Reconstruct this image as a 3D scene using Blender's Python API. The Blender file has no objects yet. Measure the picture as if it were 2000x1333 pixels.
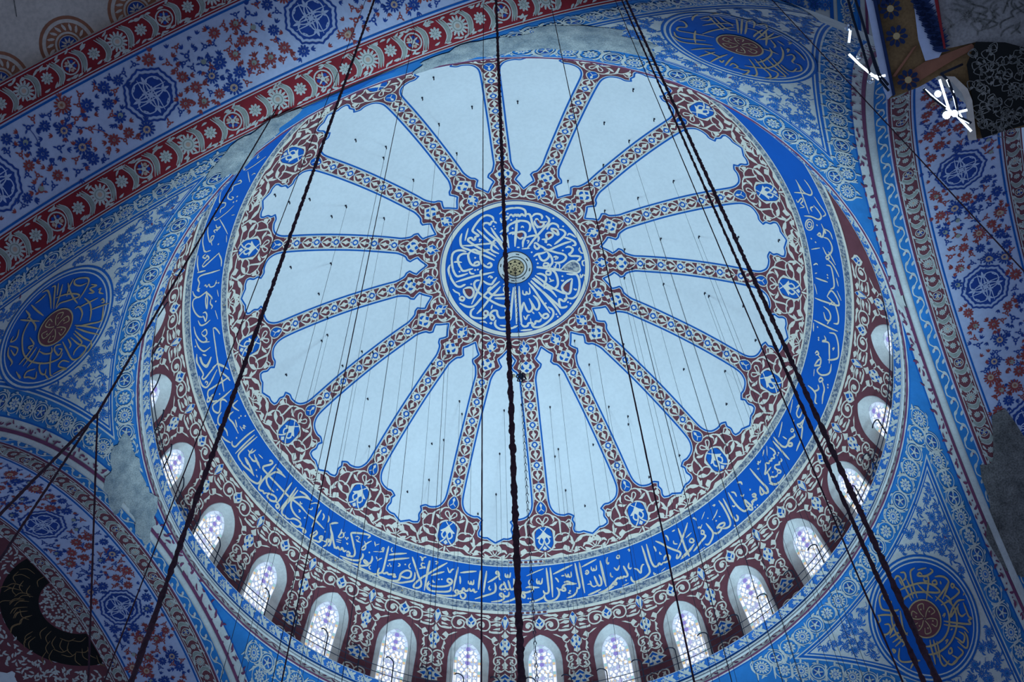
import bpy, math, random
import numpy as np
from math import pi, sin, cos
from mathutils import Matrix, Vector
from mathutils.geometry import delaunay_2d_cdt, tessellate_polygon

# ------------------------------------------------------------------ camera, light, exposure
S = bpy.context.scene
CAM = Vector((-0.24782, -20.43445, 1.6))
PITCH, ROLL, FPX = 1.10227, -0.04221, 2515.36
fw = Vector((0, cos(PITCH), sin(PITCH))); rt0 = Vector((1, 0, 0)); up0 = rt0.cross(fw)
rt = cos(ROLL) * rt0 + sin(ROLL) * up0; up = -sin(ROLL) * rt0 + cos(ROLL) * up0
camd = bpy.data.cameras.new('camera'); camo = bpy.data.objects.new('camera', camd)
S.collection.objects.link(camo)
camd.sensor_fit = 'HORIZONTAL'; camd.sensor_width = 36.0; camd.lens = FPX * 36.0 / 2000.0
camd.clip_start = 0.1; camd.clip_end = 300
camo.matrix_world = Matrix(((rt.x, up.x, -fw.x, CAM.x), (rt.y, up.y, -fw.y, CAM.y), (rt.z, up.z, -fw.z, CAM.z), (0, 0, 0, 1)))
S.camera = camo
vs = S.view_settings
vs.view_transform = 'Standard'; vs.look = 'None'; vs.gamma = 1.0; vs.use_curve_mapping = False; vs.exposure = 0.0

W = bpy.data.worlds.new('World'); S.world = W; W.use_nodes = True
bg = W.node_tree.nodes['Background']
bg.inputs['Color'].default_value = (0.41, 0.60, 1.0, 1); bg.inputs['Strength'].default_value = 0.31

def lamp(name, kind, loc, energy, col, size=1.0, aim=None, angle=None, blend=0.3):
    d = bpy.data.lights.new(name, kind); d.energy = energy; d.color = col
    if kind in ('SPOT', 'POINT'): d.shadow_soft_size = size
    if kind == 'AREA': d.size = size
    if angle: d.spot_size = angle; d.spot_blend = blend
    o = bpy.data.objects.new(name, d); S.collection.objects.link(o); o.location = loc
    if aim is not None:
        o.rotation_euler = (Vector(aim) - Vector(loc)).to_track_quat('-Z', 'Y').to_euler()
    return o
# unseen spot added low in the hall to brighten the dome
lamp('dome_fill_light', 'SPOT', (0.5, -1.5, 2.0), 64000, (0.45, 0.755, 1.0), 1.2, (0.2, -0.6, 46), math.radians(47), 0.55)
# second added spot, also unseen, that lifts the far drum and its windows
lamp('drum_fill_light', 'SPOT', (3.0, -7.0, 3.0), 17000, (0.46, 0.74, 1.0), 1.0, (1.0, 12.0, 35.0), math.radians(42), 0.7)

# ------------------------------------------------------------------ helpers
random.seed(7); RNG = np.random.default_rng(7)
LINK = S.collection.objects.link

def mat(name, col, rough=0.85, var=0.12, scale=1.5, emit=0.0, bump=0.0, fine=0.0, col2=None, metal=0.0, thr=None):
    m = bpy.data.materials.new(name); m.use_nodes = True
    nt = m.node_tree; b = nt.nodes['Principled BSDF']; L = nt.links.new
    b.inputs['Roughness'].default_value = rough; b.inputs['Metallic'].default_value = metal
    b.inputs['Specular IOR Level'].default_value = 0.25
    tc = nt.nodes.new('ShaderNodeTexCoord')
    n = nt.nodes.new('ShaderNodeTexNoise'); n.inputs['Scale'].default_value = scale; n.inputs['Detail'].default_value = 6
    n.inputs['Roughness'].default_value = 0.65
    L(tc.outputs['Object'], n.inputs['Vector'])
    r = nt.nodes.new('ShaderNodeValToRGB')
    c1 = col; c2 = col2 if col2 else tuple(c * (1 - var) for c in col)
    lo, hi = thr if thr else (0.35, 0.68)
    r.color_ramp.elements[0].position = lo; r.color_ramp.elements[0].color = (*c2, 1)
    r.color_ramp.elements[1].position = hi; r.color_ramp.elements[1].color = (*c1, 1)
    L(n.outputs['Fac'], r.inputs['Fac']); out = r.outputs['Color']
    if fine > 0:
        n2 = nt.nodes.new('ShaderNodeTexNoise'); n2.inputs['Scale'].default_value = scale * 14; n2.inputs['Detail'].default_value = 3
        L(tc.outputs['Object'], n2.inputs['Vector'])
        mx = nt.nodes.new('ShaderNodeMix'); mx.data_type = 'RGBA'; mx.blend_type = 'MULTIPLY'
        r2 = nt.nodes.new('ShaderNodeValToRGB'); r2.color_ramp.elements[0].color = (1 - fine,) * 3 + (1,)
        r2.color_ramp.elements[0].position = 0.35; r2.color_ramp.elements[1].position = 0.6
        L(n2.outputs['Fac'], r2.inputs['Fac']); mx.inputs['Factor'].default_value = 1
        L(out, mx.inputs['A']); L(r2.outputs['Color'], mx.inputs['B']); out = mx.outputs['Result']
    L(out, b.inputs['Base Color'])
    if emit > 0:
        b.inputs['Emission Color'].default_value = (*col, 1); b.inputs['Emission Strength'].default_value = emit
    if bump > 0:
        bp = nt.nodes.new('ShaderNodeBump'); bp.inputs['Strength'].default_value = bump; bp.inputs['Distance'].default_value = 0.05
        L(n.outputs['Fac'], bp.inputs['Height']); L(bp.outputs['Normal'], b.inputs['Normal'])
    return m

M = {}
M['plaster'] = mat('plaster', (0.83, 0.80, 0.76), var=0.07, scale=0.55, fine=0.05)
M['cream'] = mat('cream_paint', (0.88, 0.76, 0.60), var=0.10, scale=2)
M['maroon'] = mat('maroon_paint', (0.205, 0.058, 0.068), var=0.2, scale=2)
M['blue'] = mat('cobalt_paint', (0.006, 0.115, 0.44), var=0.15, scale=1.2)
M['lineblue'] = mat('outline_blue_paint', (0.008, 0.12, 0.42), var=0.15, scale=2)
M['bandblue'] = mat('band_blue_paint', (0.004, 0.112, 0.47), var=0.12, scale=0.8)
M['gold'] = mat('gilt_paint', (0.62, 0.42, 0.20), var=0.25, scale=4, rough=0.5)
M['gilt'] = mat('pale_gilt_paint', (0.90, 0.72, 0.50), var=0.18, scale=4, rough=0.6)
M['mosaic'] = mat('speckled_border_paint', (0.62, 0.55, 0.47), col2=(0.10, 0.13, 0.20), scale=9, thr=(0.42, 0.6), fine=0.2)
M['red'] = mat('crimson_paint', (0.33, 0.022, 0.030), var=0.25, scale=2)
M['redflower'] = mat('brick_red_paint', (0.42, 0.075, 0.07), var=0.25, scale=3)
M['brown'] = mat('russet_paint', (0.42, 0.16, 0.09), var=0.25, scale=3)
M['navy'] = mat('ultramarine_paint', (0.025, 0.075, 0.33), var=0.25, scale=3)
M['peach'] = mat('peach_paint', (0.66, 0.42, 0.30), var=0.2, scale=3)
M['sage'] = mat('grey_green_paint', (0.40, 0.40, 0.33), var=0.25, scale=3)
M['pale'] = mat('pale_grey_paint', (0.66, 0.62, 0.54), var=0.2, scale=3)
M['archwhite'] = mat('arch_plaster', (0.62, 0.64, 0.80), var=0.12, scale=0.6, fine=0.08)
M['skyblue'] = mat('azure_paint', (0.03, 0.21, 0.52), var=0.25, scale=1.5)
M['midblue'] = mat('delft_paint', (0.035, 0.17, 0.50), var=0.25, scale=2)
M['purple'] = mat('plum_paint', (0.20, 0.05, 0.11), var=0.25, scale=2)
M['greywhite'] = mat('moulding_plaster', (0.72, 0.68, 0.62), var=0.2, scale=1.2, fine=0.1)
M['stone'] = mat('weathered_plaster', (0.34, 0.30, 0.26), col2=(0.11, 0.10, 0.09), scale=1.6, thr=(0.3, 0.7), fine=0.5)
M['flaked'] = mat('flaked_plaster', (0.56, 0.55, 0.50), col2=(0.22, 0.26, 0.28), scale=2.2, thr=(0.33, 0.66), fine=0.35)
M['beige'] = mat('buff_plaster', (0.80, 0.65, 0.54), var=0.22, scale=0.7, fine=0.15)
M['black'] = mat('black_paint', (0.012, 0.011, 0.010), var=0.3, scale=2)
M['ochre'] = mat('ochre_paint', (0.36, 0.20, 0.085), var=0.3, scale=2, fine=0.2)
M['navyshade'] = mat('shaded_blue_paint', (0.018, 0.035, 0.11), var=0.3, scale=3)  # ultramarine darkened for the shadow over the corner block
M['rope'] = mat('cable_rope', (0.085, 0.032, 0.045), var=0.5, scale=25, rough=0.95)
M['iron'] = mat('wrought_iron', (0.012, 0.016, 0.035), var=0.3, scale=8, rough=0.6)
M['wire'] = mat('steel_wire', (0.02, 0.03, 0.05), var=0.3, scale=8, rough=0.5)
M['bead'] = mat('ivory_bead', (0.55, 0.42, 0.25), var=0.2, scale=8)
def glassmat(name, col, e):
    m = mat(name, tuple(c * .22 for c in col), rough=0.3, var=0.1, scale=3); b = m.node_tree.nodes['Principled BSDF']
    b.inputs['Emission Color'].default_value = (*col, 1); b.inputs['Emission Strength'].default_value = e; return m
G = [glassmat('glass_milk', (0.90, 0.96, 1.0), 1.05), glassmat('glass_violet', (0.30, 0.26, 0.70), 0.75), glassmat('glass_amber', (0.82, 0.62, 0.36), 0.85),
     glassmat('glass_aqua', (0.36, 0.66, 0.68), 0.8), glassmat('glass_lilac', (0.52, 0.55, 0.90), 0.8), glassmat('glass_pale', (0.62, 0.78, 0.95), 0.85)]
M['tube'] = glassmat('lamp_light', (0.72, 0.86, 1.0), 2.6)

def tag(o, label=None, cat=None, group=None, kind=None):
    if label: o['label'] = label
    if cat: o['category'] = cat
    if group: o['group'] = group
    if kind: o['kind'] = kind
    return o
def chunks(F):
    """faces as arrays of one corner count each"""
    if isinstance(F, list) and F and isinstance(F[0], np.ndarray): return F
    by = {}
    for f in F: by.setdefault(len(f), []).append(f)
    return [np.array(v, dtype=np.int64) for v in by.values()]
def mesh_data(name, V, F, m, smooth=False, mats=None, midx=None):
    me = bpy.data.meshes.new(name); V = np.asarray(V, dtype=np.float64); ch = [c for c in chunks(F) if len(c)]
    tot = np.concatenate([np.full(len(c), c.shape[1]) for c in ch]); idx = np.concatenate([c.ravel() for c in ch])
    me.vertices.add(len(V)); me.vertices.foreach_set('co', V.ravel())
    me.loops.add(len(idx)); me.loops.foreach_set('vertex_index', idx.astype(np.int32))
    me.polygons.add(len(tot)); me.polygons.foreach_set('loop_start', (np.cumsum(tot) - tot).astype(np.int32)); me.polygons.foreach_set('loop_total', tot.astype(np.int32))
    for x in (mats or [m]): me.materials.append(x)
    if midx is not None: me.polygons.foreach_set('material_index', np.asarray(midx, dtype=np.int32))
    me.polygons.foreach_set('use_smooth', np.full(len(tot), smooth, dtype=bool))
    me.update(calc_edges=True); me.validate(); return me
def obj(name, me, parent=None, rotz=0.0):
    o = bpy.data.objects.new(name, me); LINK(o)
    if parent: o.parent = parent
    if rotz: o.rotation_euler = (0, 0, rotz)
    return o
def empty(name, loc=(0, 0, 0)):
    o = bpy.data.objects.new(name, None); LINK(o); o.location = loc; o.empty_display_size = 0.2; return o

# ---- flat drawing in local metres, later mapped on to a curved surface
def smooth_line(P, sub=4, closed=False):
    P = np.asarray(P, float)
    if len(P) < 3: 
        t = np.linspace(0, 1, 3)[:, None]; return P[0] * (1 - t) + P[-1] * t
    if closed: Q = np.vstack([P[-1], P, P[0], P[1]])
    else: Q = np.vstack([2 * P[0] - P[1], P, 2 * P[-1] - P[-2]])
    out = []; t = np.linspace(0, 1, sub, endpoint=False)[:, None]
    for i in range(1, len(Q) - 2):
        a, b, c, d = Q[i - 1], Q[i], Q[i + 1], Q[i + 2]
        out.append(0.5 * ((2 * b) + (c - a) * t + (2 * a - 5 * b + 4 * c - d) * t ** 2 + (3 * b - a - 3 * c + d) * t ** 3))
    if not closed: out.append(P[-1:])
    return np.vstack(out)
def tri_poly(P):
    return tessellate_polygon([[Vector((p[0], p[1], 0)) for p in P]])
class Paint:
    def __init__(s): s.V = []; s.F = []; s.H = []; s.n = 0; s.ch = 0.0
    def add(s, V, F):
        V = np.asarray(V, float); s.V.append(V); n = s.n; s.H.append(np.full(len(V), s.ch))
        s.F += [c + n for c in chunks(F)]; s.n += len(V)
    def stroke(s, P, w, taper=0.5, sub=4, closed=False):
        P = smooth_line(P, sub, closed); n = len(P)
        if closed: T = np.roll(P, -1, 0) - np.roll(P, 1, 0)
        else: T = np.gradient(P, axis=0)
        T /= np.linalg.norm(T, axis=1)[:, None] + 1e-9
        N = np.stack([-T[:, 1], T[:, 0]], 1)
        k = np.linspace(0, 1, n); ww = np.full(n, w / 2)
        if not closed and taper < 1:
            e = np.minimum(k, 1 - k) * max(4, n / 3); ww = ww * (taper + (1 - taper) * np.clip(e, 0, 1))
        V = np.vstack([P + N * ww[:, None], P - N * ww[:, None]])
        m = n if closed else n - 1
        s.add(V, [(i, (i + 1) % n, n + (i + 1) % n, n + i) for i in range(m)])
    def fan(s, P, c=None):
        P = np.asarray(P, float); n = len(P); c = P.mean(0) if c is None else np.asarray(c)
        s.add(np.vstack([P, c]), [(i, (i + 1) % n, n) for i in range(n)])
    def poly(s, P):
        s.add(P, tri_poly(P))
    def disc(s, x, y, r, n=16, ry=None, a=0):
        t = np.linspace(0, 2 * pi, n, endpoint=False) + a
        s.fan(np.stack([x + r * np.cos(t), y + (ry or r) * np.sin(t)], 1), (x, y))
    def ring(s, x, y, r0, r1, n=32):
        t = np.linspace(0, 2 * pi, n, endpoint=False); c, d = np.cos(t), np.sin(t)
        V = np.vstack([np.stack([x + r0 * c, y + r0 * d], 1), np.stack([x + r1 * c, y + r1 * d], 1)])
        s.add(V, [(i, (i + 1) % n, n + (i + 1) % n, n + i) for i in range(n)])
    def star(s, x, y, r1, r2, n, a=0.0):
        t = np.arange(2 * n) * pi / n + a; r = np.where(np.arange(2 * n) % 2 == 0, r1, r2)
        s.fan(np.stack([x + r * np.cos(t), y + r * np.sin(t)], 1), (x, y))
    def petals(s, x, y, r0, r1, n, wid=0.42, a=0.0):
        # ring of separate rounded petals
        da = 2 * pi / n * wid
        for i in range(n):
            t = a + 2 * pi * i / n
            pts = [(r0, 0), (0.62 * r1 + 0.38 * r0, da), (r1, 0.35 * da), (r1, -0.35 * da), (0.62 * r1 + 0.38 * r0, -da)]
            s.fan([(x + r * cos(t + d), y + r * sin(t + d)) for r, d in pts])
    def leaf(s, x, y, a, L, w, bend=0.0):
        k = np.linspace(0, 1, 6); ax = a + bend * k
        cx = x + np.concatenate([[0], np.cumsum(np.cos(ax[:-1]) * L / 5)]); cy = y + np.concatenate([[0], np.cumsum(np.sin(ax[:-1]) * L / 5)])
        ww = w / 2 * np.array([0.25, 0.85, 1.0, 0.85, 0.5, 0.0])
        A = np.stack([cx - np.sin(ax) * ww, cy + np.cos(ax) * ww], 1); B = np.stack([cx + np.sin(ax) * ww, cy - np.cos(ax) * ww], 1)
        s.add(np.vstack([A, B]), [(i, i + 1, 7 + i, 6 + i) for i in range(5)])
    def grid(s, x0, x1, y0, y1, nx, ny):
        X, Y = np.meshgrid(np.linspace(x0, x1, nx + 1), np.linspace(y0, y1, ny + 1))
        s.add(np.stack([X.ravel(), Y.ravel()], 1), [(j * (nx + 1) + i, j * (nx + 1) + i + 1, (j + 1) * (nx + 1) + i + 1, (j + 1) * (nx + 1) + i) for j in range(ny) for i in range(nx)])
    def region(s, P, d):
        # filled outline with inner grid points so that it can follow a curved surface
        P = np.asarray(P, float); n = len(P)
        x0, y0 = P.min(0); x1, y1 = P.max(0)
        X, Y = np.meshgrid(np.arange(x0 + d / 2, x1, d), np.arange(y0 + d / 2, y1, d)); Q = np.stack([X.ravel(), Y.ravel()], 1)
        Q = Q[inside(Q, P)]
        vs_ = [Vector(p) for p in P.tolist()] + [Vector(p) for p in Q.tolist()]
        v, e, f, *_ = delaunay_2d_cdt(vs_, [(i, (i + 1) % n) for i in range(n)], [list(range(n))], 1, 1e-6)
        s.add([(a.x, a.y) for a in v], [tuple(x) for x in f])
    def place(s, T, x, y, a=0.0, k=1.0):
        c, d = cos(a) * k, sin(a) * k
        V = np.vstack(T.V); V = np.stack([x + V[:, 0] * c - V[:, 1] * d, y + V[:, 0] * d + V[:, 1] * c], 1); s.add(V, T.F)
    def arr(s): return np.vstack(s.V)
    def mapped(s, fmap, h): A = s.arr(); return fmap(A[:, 0], A[:, 1], h + np.concatenate(s.H))
    def build(s, name, fmap, h, m, parent=None, smooth=False):
        if not s.n: return None
        me = mesh_data(name, s.mapped(fmap, h), s.F, m, smooth); return obj(name, me, parent)
def inside(Q, P):
    x, y = Q[:, 0], Q[:, 1]; r = np.zeros(len(Q), bool); n = len(P); j = n - 1
    for i in range(n):
        xi, yi = P[i]; xj, yj = P[j]
        c = ((yi > y) != (yj > y)) & (x < (xj - xi) * (y - yi) / (yj - yi + 1e-12) + xi); r ^= c; j = i
    return r
class Deco:
    """several colours of paint on one surface"""
    def __init__(s): s.p = {}
    def __getitem__(s, k):
        if k not in s.p: s.p[k] = Paint()
        return s.p[k]
    def build(s, names, fmap, parent):
        out = []
        for k, p in s.p.items():
            nm, h, m = names[k]; out.append(p.build(nm, fmap, h, M[m], parent))
        return out
def poisson(n, x0, x1, y0, y1, dmin, ok=lambda x, y: True, avoid=None, dav=0.0):
    """darts that keep their distance, found through a grid"""
    g = {}; ga = {}; pts = []; d2 = dmin * dmin
    for a, b in (avoid or []): ga.setdefault((int(a // dav), int(b // dav)), []).append((a, b))
    for _ in range(n):
        x = random.uniform(x0, x1); y = random.uniform(y0, y1); i, j = int(x // dmin), int(y // dmin)
        if any((x - a) ** 2 + (y - b) ** 2 < d2 for u in (-1, 0, 1) for v in (-1, 0, 1) for a, b in g.get((i + u, j + v), ())): continue
        if ga:
            k, l = int(x // dav), int(y // dav)
            if any((x - a) ** 2 + (y - b) ** 2 < dav * dav for u in (-1, 0, 1) for v in (-1, 0, 1) for a, b in ga.get((k + u, l + v), ())): continue
        if not ok(x, y): continue
        g.setdefault((i, j), []).append((x, y)); pts.append((x, y))
    return pts

# ------------------------------------------------------------------ surfaces (metres, floor at z = 0)
ZF = 1.6
RD, ZD = 13.0557, 33.8033 + ZF                 # dome
RC, ZC = 11.75, 34.526 + ZF                    # cornice edge
AZ = math.radians(24.5)                        # first diagonal of the square under the dome
SA, RA, ZA = 12.0, 10.4, 23.2 + ZF             # arches
RP = math.hypot(SA, RA)                        # pendentive sphere
TH0, NR = 1.500429, 16                         # rib azimuth, count
NW = 28; WAZ = 1.65374 - 5.5 * 2 * pi / NW     # window azimuths
def sph(phi, th, r, zc):
    return np.stack([r * np.sin(th) * np.cos(phi), r * np.sin(th) * np.sin(phi), zc + r * np.cos(th)], -1)
def dome_map(phi0):
    def f(x, y, h):
        th = y / RD; return sph(phi0 + x / (RD * np.sin(np.maximum(th, 1e-3))), th, RD - h, ZD)
    return f
def disc_map(x, y, h):                          # flat drawing wrapped round the apex
    d = np.hypot(x, y); a = np.arctan2(y, x); return sph(a, d / RD, RD - h, ZD)
def pol_map(x, y, h):                           # azimuth, arc from the apex
    return sph(x, y / RD, RD - h, ZD)
def pend_map(phi0):
    def f(x, y, h):
        th = y / RP; return sph(phi0 + x / (RP * np.sin(th)), th, RP - h, ZA)
    return f
def arch_map(az):
    n = np.array([cos(az), sin(az), 0]); t = np.array([-sin(az), cos(az), 0]); q = RA * pi / 2
    def f(x, y, h):
        x = np.asarray(x, float); a = np.clip(x, -q, q) / RA; ex = np.maximum(np.abs(x) - q, 0)
        r = RA - h
        return np.asarray(y, float)[:, None] * n + (r * np.sin(a))[:, None] * t + np.stack([0 * a, 0 * a, ZA + r * np.cos(a) - ex], -1)
    return f
ARCH_AZ = {'upper_left': AZ - 0.75 * pi, 'right': AZ - 0.25 * pi, 'left': AZ + 0.75 * pi, 'far': AZ + 0.25 * pi}
CART=[
('s',0.045,[9,10665,50,10534,121,10405,211,10415,233,10508,149,10604,39,10668]),
('s',0.05,[135,10255,269,10271,411,10365,554,10445,662,10582]),
('c',0,[325,10308,480,10435,484,10556,384,10663,439,10550,376,10420]),
('c',0,[614,10620,529,10728,403,10787,257,10738,381,10693,493,10618]),
('c',0,[627,10471,749,10626,727,10804,711,11043,771,11204,682,11190,651,11034,655,10732]),
('s',0.05,[748,10641,864,10691,946,10781,1024,10915,1073,11045]),
('s',0.045,[892,10711,987,10668,1052,10619,1124,10663,1131,10755,1065,10803]),
('c',0,[964,10754,1134,10725,1164,10882,1111,10962,1027,10886]),
('s',0.05,[1078,10986,1014,11185,883,11132,732,11137,581,11144,470,11219,398,11361,494,11449,672,11475,856,11429,971,11328,1014,11185]),
('c',0,[670,11490,778,11295,870,11280,994,11242,918,11410,791,11479]),
('c',0,[1026,11217,1134,11358,1176,11548,1106,11655,1025,11550,972,11479,1063,11466]),
('s',0.05,[1176,11548,1130,11720,1025,11882]),
('c',0,[1237,11544,1308,11438,1469,11337,1712,11347,1946,11450,2088,11561,1882,11478,1705,11420,1551,11430,1482,11520,1356,11569,1262,11595]),
('s',0.05,[1237,11544,1145,11723,1057,11858,975,11934]),
('c',0,[2099,11460,2184,11527,2318,11714,2210,11714,2144,11756,2074,11693,1937,11687,2009,11586,1940,11508,2075,11543]),
('s',0.045,[2086,11726,2059,11839,1957,11933,1832,11962,1678,11986]),
('c',0,[1515,11799,1572,11676,1742,11655,1823,11749,1960,11904,2103,12001,1929,11911,1788,11801,1641,11751,1541,11835]),
('s',0.04,[998,11847,1172,11910,1328,11850,1423,11809,1533,11923,1645,12009]),
('c',0,[1601,11848,1776,11919,1856,12028,1644,12024]),
('c',0,[1134,11993,1216,11767,1278,11749,1423,11809,1299,11844,1411,11927,1226,11981]),
('s',0.05,[261,11738,437,11760,616,11770,764,11778,933,11896,1078,11953]),
('c',0,[709,11723,795,11601,981,11708,986,11815,936,11867,823,11787]),
('c',0,[179,12002,422,11940,633,11909,833,12016,621,12044,383,12041]),
('s',0.04,[71,11868,153,11953,238,12008]),
('s',0.06,[17,11802,3,12044]),
('bh',0,[19,10787,162,10802,274,10891,347,11082,358,11295,358,11477,286,11619,143,11724,8,11741]),
('s',0.06,[61,10761,163,10787,291,10863,381,10965,395,11118,397,11300,396,11482,345,11627,246,11736,76,11808]),
('c',0,[378,10904,474,11008,443,11185,381,11207]),
('c',0,[398,11361,523,11469,411,11544]),
('c',0,[352,11537,430,11668,293,11711]),
('s',0.04,[147,10801,20,10954]),
('ch',0,[20,10924,109,11069,305,11222,166,11272,97,11204,47,11274,9,11362]),
('s',0.06,[154,11234,211,11344,166,11454,80,11481,32,11415,7,11286]),
('s',0.05,[11,11347,45,11471,138,11602,248,11706]),
('s',0.035,[4,11316,33,11440,126,11571,236,11674]),
('ch',0,[9,11544,89,11652,11,11741]),
('bh',0,[1,9728,96,9844,175,9973,179,10094,91,10236,-11,10271]),
('s',0.035,[2,9707,113,9815,204,9976,206,10128,136,10240,-5,10301]),
('s',0.03,[-2,9924,3,10045,114,10153]),
('ch',0,[3,9804,55,9900,-4,10015]),
('c',0,[-64,10643,6,10529,70,10656,13,10787]),
]
NODE=[
('s',0.055,[84,3194,196,3115,325,3097,457,3168,532,3282,540,3431,504,3592,400,3675,249,3700,126,3660]),
('s',0.06,[123,3221,243,3294,392,3291,492,3251]),
('c',0,[466,3414,497,3548,402,3654,251,3679,362,3625,392,3525,356,3454]),
('c',0,[210,3427,291,3473,222,3525]),
('ch',0,[0,3077,80,3237,197,3340,238,3464,174,3592,106,3646,7,3762]),
('bh',0,[3,3137,57,3255,13,3346]),
('b',0,[98,3271,195,3361,206,3469,155,3568,101,3582,98,3496,155,3450,64,3417,36,3370]),
('bh',0,[5,3602,74,3653,0,3730]),
('ch',0,[8,3752,66,3854,105,3891,48,3937,16,3998]),
('s',0.045,[208,3682,240,3794,210,3895,263,4010,155,4036]),
('ch',0,[7,3975,133,4054,239,4049,314,4146,365,4292,277,4330,207,4404,118,4456,27,4530,0,4548]),
('bh',0,[12,3987,98,4082,6,4156]),
('b',0,[148,4120,215,4193,216,4300,149,4343,81,4281,117,4222]),
('bh',0,[4,4315,102,4390,-1,4463]),
('s',0.04,[205,4425,239,4515,186,4634,91,4749,3,4803]),
('c',0,[8,4549,61,4618,29,4742,-1,4792]),
('s',0.05,[536,3241,598,3163,675,3149,779,3258]),
]
DIA=[
('ch',0,[-1,7158,49,7275,166,7302,234,7324,198,7403,234,7463,165,7511,174,7559,96,7587,10,7662]),
('bh',0,[1,7195,68,7305,139,7438,57,7555,1,7636]),
('ch',0,[-4,7353,49,7378,67,7427,39,7478,0,7502]),
('s',0.026,[-12,7260,61,7318]),
('s',0.026,[2,7569,73,7537]),
('s',0.058,[21,7635,134,7625,209,7711,212,7823,144,7941,15,8053]),
('ch',0,[3,7619,39,7735,62,7779,108,7798,35,7916,0,8038]),
('c',0,[209,7851,242,7939,175,7917]),
]
COL=[
('ch',0,[-1,14345,114,14509,162,14662,73,14855,-8,14987]),
('bh',0,[-2,14386,79,14482,-8,14559]),
('b',0,[110,14550,139,14692,74,14847,9,14907,69,14729]),
('ch',0,[7,14595,52,14706,-8,14821]),
('c',0,[138,14472,322,14401,426,14504,399,14561,537,14547,356,14594,207,14546]),
('c',0,[168,14705,346,14675,563,14801,409,14791,307,14834,177,14790]),
('s',0.04,[157,14641,353,14622,563,14647,632,14566]),
('s',0.045,[589,14910,730,15024,924,15025,1056,14911,1058,14745,931,14673,825,14732,828,14858,921,14900]),
('c',0,[1037,14906,1179,15012,1045,14991,961,15034]),
('c',0,[825,14732,944,14718,991,14812,899,14915,830,14846]),
('s',0.045,[692,15015,594,14870,595,14704,670,14574,833,14527,1023,14570,1167,14668]),
('c',0,[550,14446,658,14364,813,14377,955,14347,1167,14378,1042,14430,900,14459,765,14449,637,14526]),
('s',0.045,[59,14977,181,15082,410,15104,606,15081]),
('c',0,[183,15062,342,15028,533,15045,616,14999,622,15105,407,15124]),
('c',0,[186,14875,357,14906,484,14972,348,14979,212,14983]),
('c',0,[369,15284,411,15250,533,15358,704,15227,862,15199,694,15308,528,15399,471,15555,368,15451,277,15413]),
('ch',0,[-3,15009,61,15124,145,15222,79,15294,-9,15300]),
('ch',0,[-3,15280,124,15407,220,15571,204,15715,92,15863,134,15997,53,16047,-25,16097]),
('bh',0,[-7,15309,70,15376,-5,15427]),
('b',0,[103,15424,185,15543,140,15670,83,15601,118,15523]),
('mh',0,[-5,15460,23,15523,-12,15593]),
('bh',0,[-15,15656,58,15752,-18,15824]),
('b',0,[81,15790,122,15869,65,15930,32,15853]),
('s',0.04,[227,15509,342,15606,452,15552]),
('c',0,[379,15621,466,15765,395,15877,456,16016,365,15977,404,16132,314,15988,355,15827]),
('s',0.045,[-28,16266,120,16122,255,16104,399,16174,425,16349,330,16458,205,16391,237,16270]),
('c',0,[162,16193,319,16209,299,16324,366,16401,246,16357,237,16270]),
('ch',0,[-5,16270,55,16373,124,16441,67,16516,95,16606,11,16613,-27,16692]),
('s',0.045,[-5,16631,148,16744,298,16750,395,16619,330,16458]),
('c',0,[270,16489,178,16565,278,16661,107,16706,185,16750,344,16673]),
('c',0,[376,16552,459,16662,365,16656]),
('s',0.05,[372,16764,394,16983,277,17025,216,16885,305,16859]),
('ch',0,[3,16804,166,16940,341,17059,495,17197,282,17263,306,17397,137,17408,-8,17448]),
('bh',0,[1,16859,176,17019,98,17048,1,16975]),
('b',0,[196,17083,395,17181,215,17259,162,17154]),
('bh',0,[1,17048,88,17149,-4,17219]),
('b',0,[38,17283,187,17279,215,17371,66,17374]),
]
BUD=[
('c',0,[-1,14388,52,14506,185,14616,218,14758,132,14881,-20,14979,-157,14848,-221,14749,-197,14589,-87,14512]),
('b',0,[5,14502,104,14628,17,14730,-102,14633]),
('b',0,[-130,14668,-30,14784,-85,14837,-142,14748]),
('b',0,[103,14686,115,14789,20,14839,19,14768]),
]
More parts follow.
